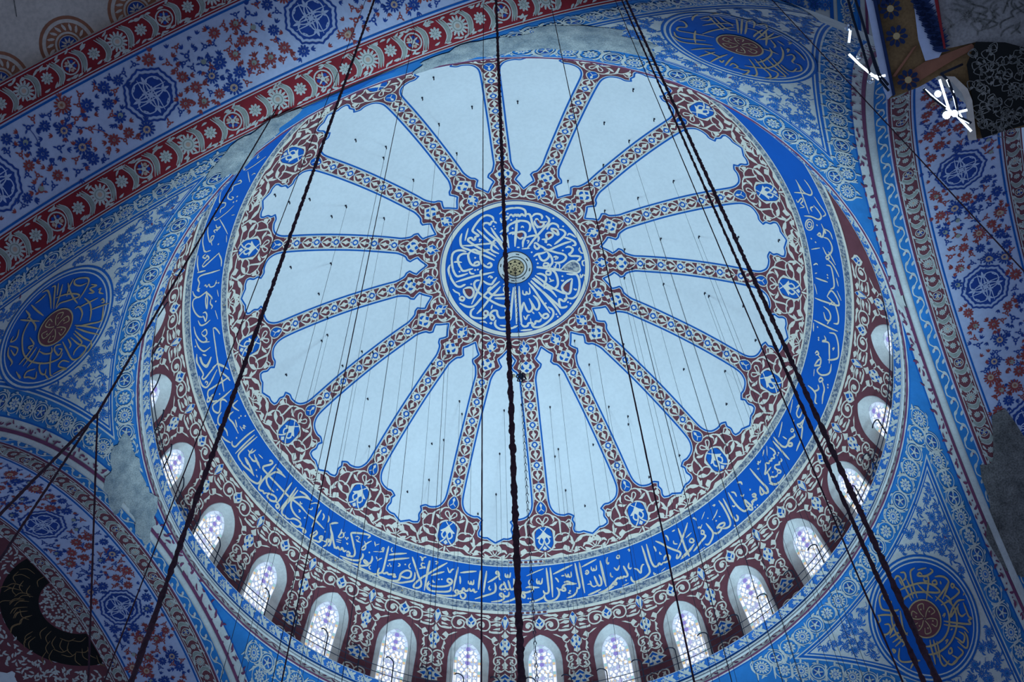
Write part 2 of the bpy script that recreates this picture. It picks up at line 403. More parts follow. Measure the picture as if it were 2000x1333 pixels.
BAND_TEXT=[
(68,[23265,12981,23097,13179,22975,13370,22824,13559,22749,13568,22726,13494,22654,13544,22592,13523,22575,13434,22470,13522,22398,13439]),
(68,[23152,13139,23045,13418,23021,13597,23056,13680]),
(68,[22368,13516,22324,13451,22244,13479,22249,13558,22162,13563,22083,13497,22086,13347,22223,13122,22391,12878,22484,12742,22410,12659,22198,12554,21978,12469,21804,12452,21843,12585]),
(51,[22329,13530,22294,13624,22176,13571]),
(51,[22875,12775,22842,12929,22859,13097,22826,13133,22741,13077,22696,12971,22771,12883,22836,12944]),
(34,[22698,12798,22752,12968]),
(34,[22891,13273,22695,13183]),
(34,[22865,13334,22677,13269]),
(42,[22516,13185,22453,13165,22449,13220]),
(-68,[22609,13004]),
(-68,[22529,12962]),
(-68,[22550,13033]),
(34,[22256,12855,22033,12879]),
(34,[22203,12900,22068,12880]),
(34,[22288,12778,22242,12713,22150,12717,22163,12820]),
(51,[21926,12743,21823,12877,21792,13011,21848,13098,21929,13113]),
(51,[21674,12609,21793,12766,21870,12940,21923,13083]),
(68,[22530,13772,22274,13726,22056,13671,21857,13564,21790,13463,21776,13323,21818,13233]),
(68,[22411,13820,22157,13820,21918,13781,21678,13703,21518,13579]),
(68,[21467,13160,21426,13288,21434,13423,21490,13509,21568,13474,21660,13448,21678,13496,21609,13553,21505,13516,21513,13595,21618,13682]),
(68,[21777,13550,21790,13746,21716,13820,21565,13820,21383,13820,21185,13820,21052,13718,20923,13602]),
(-68,[21603,13080]),
(51,[21561,12578,21467,12748]),
(34,[21484,12700,21365,12586]),
(34,[21476,12977,21299,12889]),
(42,[21294,12906,21156,12802,21147,12668,21197,12673,21206,12752,21136,12756,21141,12851]),
(42,[21325,13107,21247,13218]),
(42,[21232,13266,21179,13166,21100,13073]),
(42,[21399,13536,21436,13630,21383,13697,21360,13666]),
(68,[21007,12512,20987,12743,20954,13135,20935,13496,20961,13638,21014,13681]),
(68,[21083,13492,21095,13683,21021,13820,20845,13820,20608,13820,20351,13721,20298,13609,20325,13491]),
(68,[20961,13638,20852,13625,20774,13553,20714,13600,20627,13562,20551,13547,20444,13594,20535,13614,20526,13519,20464,13511]),
(42,[20855,12501,20876,12602,20829,12666,20802,12643]),
(68,[20890,12840,20674,12711,20284,12527]),
(68,[20871,13079,20589,12896,20146,12676]),
(-68,[20816,13276]),
(-68,[20711,13241]),
(-68,[20775,13184]),
(51,[20488,13026,20416,13052,20418,13108,20471,13155]),
(-68,[20227,12979]),
(42,[20052,12860,20089,12982,20036,13072,20001,13041]),
(68,[20325,13491,20211,13501,20025,13486,19936,13381,19958,13207,20092,13183,20228,13289,20304,13446,20287,13586,20318,13726]),
(68,[20051,12588,19965,12739,19807,13010,19655,13285,19521,13494,19511,13636,19598,13754,19717,13776,19759,13718,19698,13552,19553,13324,19375,13089]),
(68,[19824,13160,19782,13363,19828,13524,20022,13648,20246,13771,20504,13820]),
(68,[19399,12540,19392,12915,19374,13269,19363,13788]),
(51,[19792,12482,19703,12507,19662,12620,19626,12482,19536,12437]),
(51,[19545,12709,19641,12721,19654,12815,19579,12864,19491,12819]),
(51,[19702,12975,19587,12902,19466,12865]),
(51,[19205,13435,19283,13530,19268,13615,19169,13659]),
(68,[19367,12528,19373,12835,19371,13193,19361,13785]),
(68,[18725,12453,18950,12667,19171,12885,19356,13099,19593,13352]),
(51,[19189,12514,19092,12507,19095,12579,19154,12612]),
(68,[18779,12839,18998,12964,19226,13115]),
(59,[18696,12642,18589,12831,18526,12711,18439,12647]),
(68,[18307,12544,18320,12829,18355,13191,18373,13568]),
(51,[19137,13270,19109,13352,19046,13353]),
(-68,[18930,13197]),
(-68,[18825,13171]),
(68,[19193,13501,19067,13520,18857,13483,18651,13415,18496,13309,18450,13175,18507,13098,18600,13100,18619,13194,18534,13246,18461,13213]),
(68,[19263,13359,19296,13531,19256,13681,19097,13725,18828,13690,18564,13620,18468,13535,18470,13393]),
(59,[18202,12896,18169,13049,18151,13223]),
(68,[18201,12765,17924,12683,17613,12611]),
(68,[18956,13820,18720,13820,18456,13775,18281,13728,18199,13641,18179,13548,18245,13490,18299,13554,18231,13629,18127,13610,18027,13557,17932,13612,17923,13717,17990,13799,18068,13759,18109,13642]),
(68,[18180,13531,18063,13492,18042,13399,18013,13377,17944,13472,17856,13440,17817,13363,17764,13444,17691,13416,17665,13359,17611,13476,17524,13429]),
(59,[17876,13036,17851,13138,17787,13164,17775,13056,17751,13159,17690,13150,17679,12972]),
(68,[17474,12560,17473,12806,17485,13089,17492,13355]),
(68,[17243,12554,17255,12783,17284,13103,17305,13458]),
(68,[17180,13030,17000,12903,16849,12770,16772,12713,16807,12575,16871,12561,16885,12632,16789,12679,16756,12748]),
(51,[16771,12749,16753,12871,16706,12868]),
(51,[17098,13157,17123,13265,17075,13331,17053,13277]),
(68,[16918,13021,16882,13212,16907,13390,17039,13487,17274,13596,17592,13757]),
(59,[16554,12617,16537,12739,16474,12773,16459,12667,16436,12765,16380,12754,16355,12578]),
(68,[16225,12841,16196,13087,16213,13227,16304,13281,16365,13228,16411,13018,16442,12895]),
(68,[16380,13228,16440,13282,16501,13248,16564,13057,16596,12952]),
(68,[16532,13249,16652,13289,16729,13239,16686,13114,16579,13057,16548,13162]),
(-68,[16555,13356]),
(68,[16410,13370,16410,13493,16469,13565,16574,13550,16635,13464,16710,13450,16724,13521,16648,13588,16573,13586,16617,13693,16763,13770,17027,13820]),
(68,[16082,13581,16262,13686,16468,13777,16644,13820]),
(68,[16239,12823,16225,13016,16226,13192,16303,13281]),
(68,[16305,13722,16186,13633,16080,13564]),
(68,[16080,13564,16004,13477,15928,13443,15856,13516,15874,13622,15947,13584,15988,13442,15912,13391,15822,13412,15701,13382,15578,13318,15559,13249,15693,13188,15816,13218]),
(68,[15801,13219,15662,13172,15482,13219,15330,13230]),
(51,[15666,12890,15701,12994,15674,13083,15626,13051]),
(42,[15769,12727,15447,12587,15122,12474]),
(59,[15400,12854,15409,13012,15366,13068,15329,12966,15320,13072,15243,13061,15198,12854]),
(68,[15024,12449,15016,12732,15011,13050,15009,13404,15076,13502,15165,13475,15202,13365]),
(68,[15151,13494,15205,13631,15329,13708,15510,13782,15718,13820]),
(-68,[15741,13663]),
(-68,[15658,13667]),
(68,[14880,12448,14876,12748,14877,13101,14896,13684]),
(68,[14797,12741,14566,12650,14333,12563,14047,12474]),
(59,[14733,12890,14665,12988,14630,13100]),
(68,[14726,13298,14662,13414,14664,13592,14769,13754,14922,13820,15070,13820,15153,13742,15179,13598]),
(68,[14682,13465,14585,13408,14502,13475,14423,13452,14457,13340,14520,13365,14479,13265,14350,13216,14170,13250,14003,13266]),
(68,[14448,13129,14308,13117,14166,13215,14018,13263]),
(59,[14510,12853,14400,12853]),
(59,[14359,12771,14341,12881,14284,12926,14255,12825,14238,12935,14159,12932,14134,12741]),
(68,[13940,12420,13935,12692,13926,13050,13911,13375,13955,13472,14024,13422]),
(68,[13997,13445,14067,13627,14201,13743,14416,13792]),
(68,[13777,12420,13781,12726,13780,13119,13777,13710]),
(59,[13718,12633,13427,12543,13133,12461]),
(51,[13376,12699,13382,12823,13331,12890,13297,12792,13292,12883,13215,12868,13181,12698]),
(51,[13627,12851,13541,12818,13511,12915,13583,12969,13623,12923,13553,12887]),
(42,[14307,13491,14250,13520,14334,13593,14247,13627]),
(68,[13164,13099,13123,13291,13147,13500,13233,13547,13279,13462,13316,13236,13339,13104]),
(51,[13285,13496,13414,13533,13494,13457,13503,13329,13521,13253]),
(42,[13636,13385,13544,13391,13482,13479]),
(68,[13678,13820,13455,13774,13199,13702]),
(68,[13004,12552,13004,12858,13006,13254,13006,13652]),
(68,[12725,13708,12876,13766,13074,13820,13319,13820]),
(59,[12716,12514,12778,12639,12759,12771,12698,12719]),
(51,[12745,13138,12759,13278,12697,13354]),
(68,[13012,12554,13018,12858,13019,13254,13002,13640]),
(68,[13297,13820,13077,13797,12875,13698,12746,13596,12692,13560,12627,13619,12656,13682,12721,13623,12656,13536,12542,13448,12474,13491,12429,13435,12383,13507,12324,13456,12270,13495,12185,13473,12175,13367,12216,13149,12235,13032]),
(59,[12710,12502,12776,12644,12769,12755,12705,12758]),
(51,[12357,12550,12280,12577,12307,12677,12382,12650,12367,12564]),
(59,[12578,12981,12483,13124,12364,12966]),
(51,[12743,13143,12758,13283,12692,13342]),
(-68,[12279,13638]),
(51,[11916,12478,11835,12492,11890,12562]),
(59,[12012,12991,12071,13151,12030,13241,11973,13209]),
(59,[11894,13278,11792,13377,11714,13559,11644,13368,11568,13272,11505,13282]),
(68,[11367,12527,11373,12859,11389,13224,11382,13526,11431,13689,11618,13788,11827,13820,12009,13820,12083,13697,12078,13552]),
(68,[11180,12539,11216,12896,11235,13261,11206,13481,11145,13549,11059,13536,10991,13477,10950,13555,10864,13544]),
(68,[10887,13513,10736,13556,10605,13515,10551,13412,10618,13318,10725,13335,10798,13447]),
(59,[10957,12742,10939,12883,10949,12990]),
(51,[10828,13053,10842,13140,10791,13186]),
(68,[10829,12581,10683,12751,10529,12987,10344,13225,10179,13419,10174,13538,10290,13621,10351,13604,10284,13471]),
(59,[10404,12541,10364,12659,10377,12823]),
(68,[9862,12548,9880,12790,9902,13087,9935,13415,9928,13652,9917,13795]),
(51,[9454,12553,9725,12849,9985,13113,10204,13308]),
(59,[9582,13451,9796,13582,10041,13678,10245,13725]),
(51,[9693,13260,9625,13187,9536,13266,9597,13363,9686,13284]),
(42,[9501,12995,9765,13057]),
(59,[10119,12550,9991,12548]),
(51,[10213,12898,10229,13024,10123,13106]),
(34,[11024,13820,10834,13749]),
(51,[11280,13725,11282,13820,11211,13815]),
(42,[12467,13820,12211,13774]),
(59,[9454,12560,9612,12732,9863,12963,9998,13112]),
(51,[9893,12867,9912,13242,9930,13580,9916,13802]),
(42,[9758,13049,9494,12987]),
(68,[9575,13443,9796,13550,10035,13630,10187,13671]),
(59,[9680,13197,9577,13206,9542,13328,9610,13361,9686,13291,9680,13197]),
(59,[9202,12512,9139,12575,9121,12687]),
(42,[9194,13015,9186,12961,9123,12985,9139,13054,9010,12947]),
(59,[9170,13191,9127,13142,9074,13220,9117,13308,9185,13260,9170,13191]),
(68,[9124,13323,9106,13436,9324,13517,9593,13646,9719,13698]),
(68,[8864,12994,8826,13244,8806,13460,8879,13606,9030,13732,9158,13776,9244,13693]),
(68,[8806,13460,8709,13596,8567,13608,8454,13536,8538,13447,8599,13420,8437,13366,8282,13431,8329,13516,8446,13522]),
(68,[8469,13564,8297,13665,8168,13672,8084,13558,8033,13269,8006,12834,8022,12569]),
(68,[7843,12615,7874,12947,7912,13332,7898,13638,7834,13695,7764,13611,7766,13483]),
(68,[7557,12568,7576,12871,7570,13175,7528,13426,7457,13599,7335,13631,7250,13627]),
(68,[7250,13627,7282,13488,7262,13335,7218,13271,7179,13459,7149,13662,7185,13777,7260,13704,7254,13602,7115,13610]),
(59,[7267,13590,7090,13635,7044,13507,7003,13570,6942,13544,6872,13594,6821,13493]),
(59,[6883,13341,6806,13354,6784,13443,6858,13455,6901,13367]),
(-68,[6835,13112]),
(-68,[7064,13782]),
(-68,[6955,13793]),
(-68,[8497,13162]),
(59,[7455,12638,7370,12759,7388,12937]),
(51,[7236,12993,7199,13093,7115,13066]),
(51,[7717,13085,7669,13169,7617,13153]),
(42,[8242,12825,8387,12935,8607,13048]),
(51,[8329,12569,8230,12607,8305,12630]),
(34,[8692,12576,8932,12763]),
(51,[8730,12852,8697,12897]),
(42,[8334,13080,8289,13137]),
(-68,[8026,13794]),
(68,[6347,13170,6323,13422,6341,13674,6409,13733,6481,13654,6486,13515,6476,13301]),
(59,[6495,13325,6596,13485,6603,13611,6481,13654]),
(68,[7073,12538,6951,12613,6958,12738]),
(59,[6112,13615,5994,13752,5842,13793]),
(42,[9292,13798,9537,13820]),
(68,[6349,12501,6355,12860,6342,13262,6311,13586,6378,13704,6472,13672,6497,13550,6471,13362]),
(59,[6518,13360,6605,13505,6615,13613,6488,13631]),
(51,[6914,13325,6832,13339,6795,13447,6861,13474,6930,13379]),
(59,[6847,13487,6847,13582,6945,13528,7040,13502]),
(-68,[6840,13119]),
(42,[4209,12462,4440,12558,4742,12670]),
(51,[5674,12580,5469,12464]),
(34,[5296,12465,5547,12731]),
(59,[5258,12591,5219,12798,5253,12938,5349,12922,5394,13021,5504,12937,5537,12999,5612,12935,5681,12978,5770,12874,5904,13018,6061,13136,5919,13150,5697,13137]),
(59,[5932,13136,5989,13317,6070,13470,6094,13589]),
(59,[5233,13249,5266,13337,5384,13290,5417,13352,5551,13237,5630,13293,5613,13389,5630,13494]),
(59,[5677,13488,5587,13446,5545,13573,5613,13590,5675,13515]),
(59,[5673,13542,5788,13554,5884,13489,5960,13400,6078,13510,6041,13675,5905,13810,5698,13820,5510,13794]),
(51,[6157,13517,6036,13729,5870,13820]),
(68,[4999,12547,5012,12878,5032,13275,5037,13582]),
(68,[4862,12483,4890,12717,4892,12983,4820,13133,4724,13155,4640,13162,4558,13277,4618,13329,4701,13241,4652,13146,4520,13112,4412,13154,4293,13214,4231,13139]),
(51,[4234,12936,4150,12974,4167,13063,4250,13025,4247,12946]),
(51,[4610,12795,4578,13004]),
(59,[3909,13050,3818,13162,3675,13212,3625,13203]),
(59,[3844,13180,3864,13322,4037,13427,4230,13529,4466,13570,4642,13619]),
(34,[3973,12895,3847,12855]),
(-68,[5155,13036]),
(-68,[5238,13061]),
(-68,[5790,13336]),
(42,[6027,12580,5998,12662,5942,12575,5914,12658,5830,12627]),
(42,[6161,12754,6086,12787,6146,12795]),
(59,[-788,13336,-534,13477,-313,13558,-108,13541,-38,13340]),
(59,[-481,12832,-403,13072,-237,13184,-66,13131,-59,12961,-277,12842]),
(59,[-757,13233,-615,13098]),
(59,[160,12420,172,12749,179,13160,154,13574]),
(51,[260,12420,572,12458]),
(-68,[349,12624]),
(51,[-66,13131,92,13046]),
(59,[348,13186,298,13456,506,13635,769,13729,1008,13757,1186,13522,1268,13332]),
(59,[532,12976,651,13068,763,12919,696,13217,941,13311,1354,13431]),
(-68,[705,12735]),
(-68,[778,12750]),
(59,[1305,12709,1192,12782,1260,12871,1339,12754]),
(59,[1298,12847,1384,13013,1583,13043,1677,12899,1744,12816]),
(59,[1720,12807,1486,12905,1398,12982]),
(59,[1615,13090,1824,12988,1887,13192,1769,13436,1608,13557,1335,13533]),
(59,[2087,13166,1976,13228,1998,13347,2123,13255,2087,13166]),
(59,[2056,13336,2249,13534,2492,13580,2736,13675]),
(59,[2495,12803,2518,13071,2607,13264,2834,13350,2848,13472]),
(59,[2257,13205,2372,13296,2515,13180,2518,13071]),
(34,[2080,12910,1836,12850]),
(42,[3273,12420,3757,12579]),
(51,[3432,12716,3280,12776,3601,12823,3656,13014,3264,12994]),
(51,[3859,13155,3911,13074,3903,13266,3479,13206]),
(-68,[2045,13626]),
(-68,[2130,13665]),
(42,[842,13427,756,13512,875,13471]),
(51,[-5133,12976,-4863,13004,-4652,13080,-4560,13304,-4676,13485,-4935,13482,-5143,13415]),
(51,[-4633,12579,-4621,12990,-4565,13378]),
(51,[-4970,12969,-4646,12935,-4217,12895,-3846,12878]),
(42,[-4357,12525,-4249,12535,-4425,12804,-4318,12813,-4201,12646,-4101,12765,-4031,12525]),
(59,[-3740,12591,-3747,12934,-3678,13245,-3804,13444,-4002,13406,-4194,13265]),
(51,[-4139,13235,-4072,13060,-3942,13062]),
(51,[-4522,13493,-4225,13599,-3937,13723,-3812,13518]),
(42,[-3447,12904,-3340,12836,-3255,12734,-3214,12625,-3230,12537,-3299,12494,-3401,12509,-3509,12577,-3594,12682,-3632,12793,-3615,12881,-3547,12921,-3447,12904]),
(42,[-3437,12819,-3375,12780,-3327,12721,-3304,12659,-3313,12608,-3352,12584,-3410,12593,-3472,12632,-3520,12691,-3543,12755,-3533,12805,-3494,12828,-3437,12819]),
(-68,[-3423,12705]),
(59,[-3073,12930,-3175,13103,-3072,13099,-3051,12956]),
(59,[-3034,13018,-3062,13198,-3341,13374,-3192,13383,-3535,13319]),
(51,[-3367,13385,-3279,13625,-3040,13671]),
(59,[-3041,13224,-3003,13450,-2772,13544,-2555,13445,-2407,13200,-2660,13067]),
(59,[-2314,13110,-2388,13229,-2323,13281,-2249,13162,-2314,13110]),
(59,[-2256,13198,-2144,13376,-1978,13513,-1740,13644]),
(51,[-2553,13307,-2398,13402,-2132,13545]),
(51,[-1896,12458,-1980,12605,-1940,12664]),
(59,[-2030,13082,-2024,13284,-1790,13344,-1346,13356,-1197,13175]),
(59,[-1431,12494,-1419,12757,-1418,13059]),
(42,[-1191,12420,-835,12523]),
(59,[-893,12992,-1155,13206,-982,13471,-765,13570,-712,13398,-800,13193,-893,12992]),
(59,[-665,12420,-659,12721,-679,13126,-684,13467]),
(-68,[-1574,13076]),
(-68,[-1675,13076]),
(51,[-1679,13498,-1402,13567]),
(42,[-1232,13484,-944,13676]),
(42,[-1585,12478,-1636,12584]),
(-68,[-2894,12602]),
(-68,[-2789,12769]),
(-68,[-3453,13077]),
(42,[-2481,12483,-2608,12917]),
(68,[27318,13693,27096,13646,26843,13568,26652,13571]),
(68,[27332,13405,27166,13434,26920,13485,26679,13575]),
(68,[27240,13224,27043,13217,26895,13094,26661,13170]),
(68,[27105,13053,26922,13067]),
(68,[27083,13820,26894,13820,26645,13797,26388,13667,26368,13470,26464,13321]),
(-68,[26729,13341]),
(42,[26615,13469,26522,13505]),
(68,[26524,12656,26566,12645,26519,12591,26434,12613,26457,12727,26556,12899,26607,13018,26542,13089,26274,13075,25809,13056,25404,13061,25124,13064,24669,13022,24263,13095]),
(68,[26296,12518,26287,12916,26306,13399,26270,13703,26184,13776,26067,13701,25989,13728,25922,13627]),
(68,[25911,13642,25820,13572,25658,13485,25510,13498,25503,13628,25653,13728,25826,13719,25840,13622]),
(68,[25514,13612,25389,13595,25275,13645,25281,13759,25383,13725,25351,13611]),
(68,[26203,12620,26057,12608,25896,12581]),
(68,[25696,12602,25915,12630,26115,12756,26211,13004,26246,13216,26108,13349,25893,13398,25711,13374]),
(68,[25386,12547,25385,12932,25387,13319,25405,13611]),
(-68,[25673,13211]),
(68,[25143,12565,25136,12967,25156,13419,25190,13777]),
(68,[25034,12600,25058,13001,25113,13486,25088,13731,24993,13801,24907,13773,24818,13795,24699,13738]),
(68,[24699,13738,24577,13601,24377,13556,24268,13619,24330,13776,24501,13820,24643,13792]),
(68,[24297,13747,24134,13687,24004,13707,24010,13789,24088,13777,24075,13663]),
(68,[24960,12586,24719,12534,24435,12557]),
(68,[24360,12548,24617,12606,24834,12769,25002,13003,24980,13198,24856,13351,24614,13450,24366,13442]),
(51,[24728,12888,24674,12947,24616,12897]),
(51,[24617,13189,24535,13196,24565,13275]),
(-68,[24267,13290]),
(42,[24322,12908,24208,12840,24215,12742]),
(42,[24348,12695,24195,12517,24046,12504,24033,12700]),
(68,[24263,13095,23912,13094,23456,13179]),
(68,[23882,12608,23892,12950,23882,13429]),
(59,[23768,12676,23673,12757,23658,12924]),
(59,[23550,12616,23465,12731,23444,12867]),
(-68,[23376,13246]),
(68,[23698,13412,23609,13496,23693,13713,23779,13730,23680,13449]),
(68,[23693,13713,23640,13820,23521,13782,23418,13755,23366,13616,23384,13478,23453,13529,23435,13617,23280,13603]),
(68,[23298,13615,23125,13541,23106,13428,23193,13490,23126,13641,23207,13820]),
(68,[23354,12853,23191,13089,22966,13381,22818,13626]),
(68,[23345,12872,23220,12734,23090,12645]),
(59,[23741,13820,23521,13820]),
(59,[31453,13712,31268,13794,31008,13705,30715,13605,30627,13705,30535,13607,30627,13272,30743,12874]),
(59,[31323,13613,31074,13552,30864,13388,30932,13235,31084,13061]),
(59,[31341,13445,31225,13280]),
(59,[31108,12799,30792,12826,30466,12840,30091,12858,29717,12930]),
(59,[30764,12867,30563,12644,30319,12443]),
(59,[30399,12800,30134,12611,29909,12510]),
(59,[30058,12512,30066,12901,30088,13359,30093,13595,29909,13685,29650,13510]),
(59,[30746,13820,30498,13820,30336,13758,30234,13598,30327,13322,30560,12936]),
(51,[30388,13633,30431,13581,30352,13513,30304,13601]),
(59,[29945,13667,29811,13806,29771,13688,29851,13577,29680,13563,29614,13357]),
(51,[29870,13567,29868,13431,29808,13495]),
(59,[29601,12586,29564,13007,29573,13413,29553,13634,29381,13664,29222,13514,29302,13360,29507,13208,29470,13057,29321,12969]),
(59,[29164,13374,29099,13592,28926,13708,28699,13578,28519,13529,28353,13583]),
(59,[28891,12880,28893,13088,28801,13184,28550,13107,28144,13120]),
(59,[28608,12959,28349,13037]),
(-68,[28567,12776]),
(-68,[28574,12666]),
(-68,[28462,12496]),
(59,[29121,12503,29072,12803,28769,12644]),
(42,[28319,12914,28098,12900]),
(42,[28219,12844,28118,12776,28239,12758,28138,12689]),
(59,[27816,12429,27862,12794,27877,13227,27879,13527,28010,13603,28108,13521]),
(59,[27676,12540,27693,13009,27705,13685]),
(59,[27556,12492,27593,13020,27605,13546,27480,13665,27256,13652]),
(59,[28513,13820,28319,13760,28092,13610]),
(51,[27463,13138,27297,13100,27239,12847]),
(59,[27358,12928,27301,13213,27137,13216]),
(59,[27358,13431,27088,13505]),
(59,[27178,13020,26935,13104,26772,13155]),
(42,[27056,12866,26821,12825]),
(-68,[28076,13286]),
(-68,[29742,13153]),
(-68,[28937,13820]),
(51,[26544,12674,26521,12579]),
(51,[35135,13638,34952,13536,34873,13371]),
(51,[34812,13420,34741,13535,34661,13373,34747,13331,34623,13192,34560,13344,34425,13479]),
(51,[34706,12745,34561,13006,34375,13364,34450,13486]),
(51,[34732,12752,34444,12542,34182,12484]),
(51,[34845,13813,34557,13757,34244,13608]),
(59,[34237,13675,34209,13257]),
(51,[34067,12527,34067,12959,34086,13437,34008,13593,33843,13496,33668,13539,33552,13457]),
(51,[33527,13454,33629,13569,33639,13433]),
(42,[33655,13230,33686,13166,33593,13087,33665,12995,33547,12914,33543,12714,33720,12636]),
(51,[33651,13814,33454,13688,33345,13472,33415,13137,33445,13072]),
(51,[33420,13070,33121,13118,32809,13045,33189,13020,33405,13102,33188,12852,33069,12780]),
(51,[33114,12848,32951,12877,32821,12776,32744,12843]),
(51,[33345,13472,33346,13714,33179,13773,32912,13662,32680,13458,32588,13255]),
(51,[32731,13250,32710,13114,32568,13051,32400,13129,32542,13189,32636,13253]),
(51,[32367,12894,32306,13137,32342,13374,32552,13498]),
(34,[33354,12564,33081,12482]),
(34,[32631,12645,32266,12532]),
(51,[32033,12791,31997,12694,31853,12579,31696,12502]),
(51,[32033,12791,31630,12785,31278,12790,30736,12838]),
(51,[32416,13717,32107,13644,31780,13414,31626,13026]),
(51,[32076,13369,32118,13156,31954,13109,31911,13253,32053,13372]),
(51,[31899,13220,31723,13146,31729,13284]),
(51,[31985,13697,31653,13580,31414,13350,31429,13032]),
(51,[31474,13727,31202,13763,30949,13696]),
(51,[31305,13555,31047,13521,30919,13345,31099,13079]),
(-68,[33618,12623]),
(-68,[33592,12521]),
(-68,[32944,12610]),
(-68,[31741,13740]),
(42,[30764,12899,30457,12582]),
(42,[30736,12838,30718,13126]),
(34,[38412,12980,38267,12906,38345,12844]),
(34,[38369,12521,38024,12782,37773,13102]),
(34,[37915,13299,37796,13191,37868,13153]),
(34,[37750,12947,37341,12522]),
(34,[37609,12630,37685,12559,37662,12475]),
(42,[37371,13171,37416,13074,37320,12965,37212,13281,37048,13224,36939,13310,36776,13262,36693,13044,36757,12957,36811,13090]),
(42,[37048,13820,36647,13602,36596,13274,36456,13218,36380,13366,36241,13316]),
(34,[36464,12743,36249,12937,36054,13244,35989,13433,36068,13541,36098,13428]),
(34,[36007,13218,35691,12843,35375,12524]),
(42,[35819,13313,35691,13188,35717,13042,35635,13099,35621,13313,35516,13203]),
(42,[35853,13717,35579,13613,35236,13370,35260,13253,35408,13220,35406,13345,35271,13321,35072,13182]),
(42,[35659,13820,35302,13748,34891,13496]),
(34,[35335,12569,35067,12472]),
(-68,[36795,12789]),
(-68,[36588,12849]),
(-68,[36405,13610]),
(-68,[35062,12868]),
(34,[36096,12509,36085,12660]),
(42,[34894,13402,34896,13184]),
(42,[34658,12863,34716,12696]),
(-68,[35596,13144]),
(-68,[36626,12714])]
MED_FILL=[(1,[-2063,786,-1927,769,-1795,815,-1751,930,-1810,1083,-1892,1106,-2000,999]),(1,[2177,636,1982,768,1890,912,1977,1037,2110,1082]),(1,[134,-1494,338,-1513,364,-1413,243,-1286,144,-1356]),(1,[1324,-1413,1470,-1446,1498,-1380,1350,-1265]),(1,[905,-2062,949,-2078,1033,-1960,959,-1894]),(1,[1002,-1894,1104,-1926,1102,-1826,1014,-1811]),(1,[1562,-1628,1677,-1579,1675,-1497]),(1,[-2233,1132,-2172,1116,-2130,1175,-2177,1211]),(1,[-1296,1839,-1235,1829,-1223,1892,-1284,1903]),(1,[-1035,2048,-976,2068,-994,2129,-1053,2103]),(0,[1831,141,1997,-54,2206,-211,2383,-236,2529,-102,2561,105,2465,221,2229,197,1934,156])]
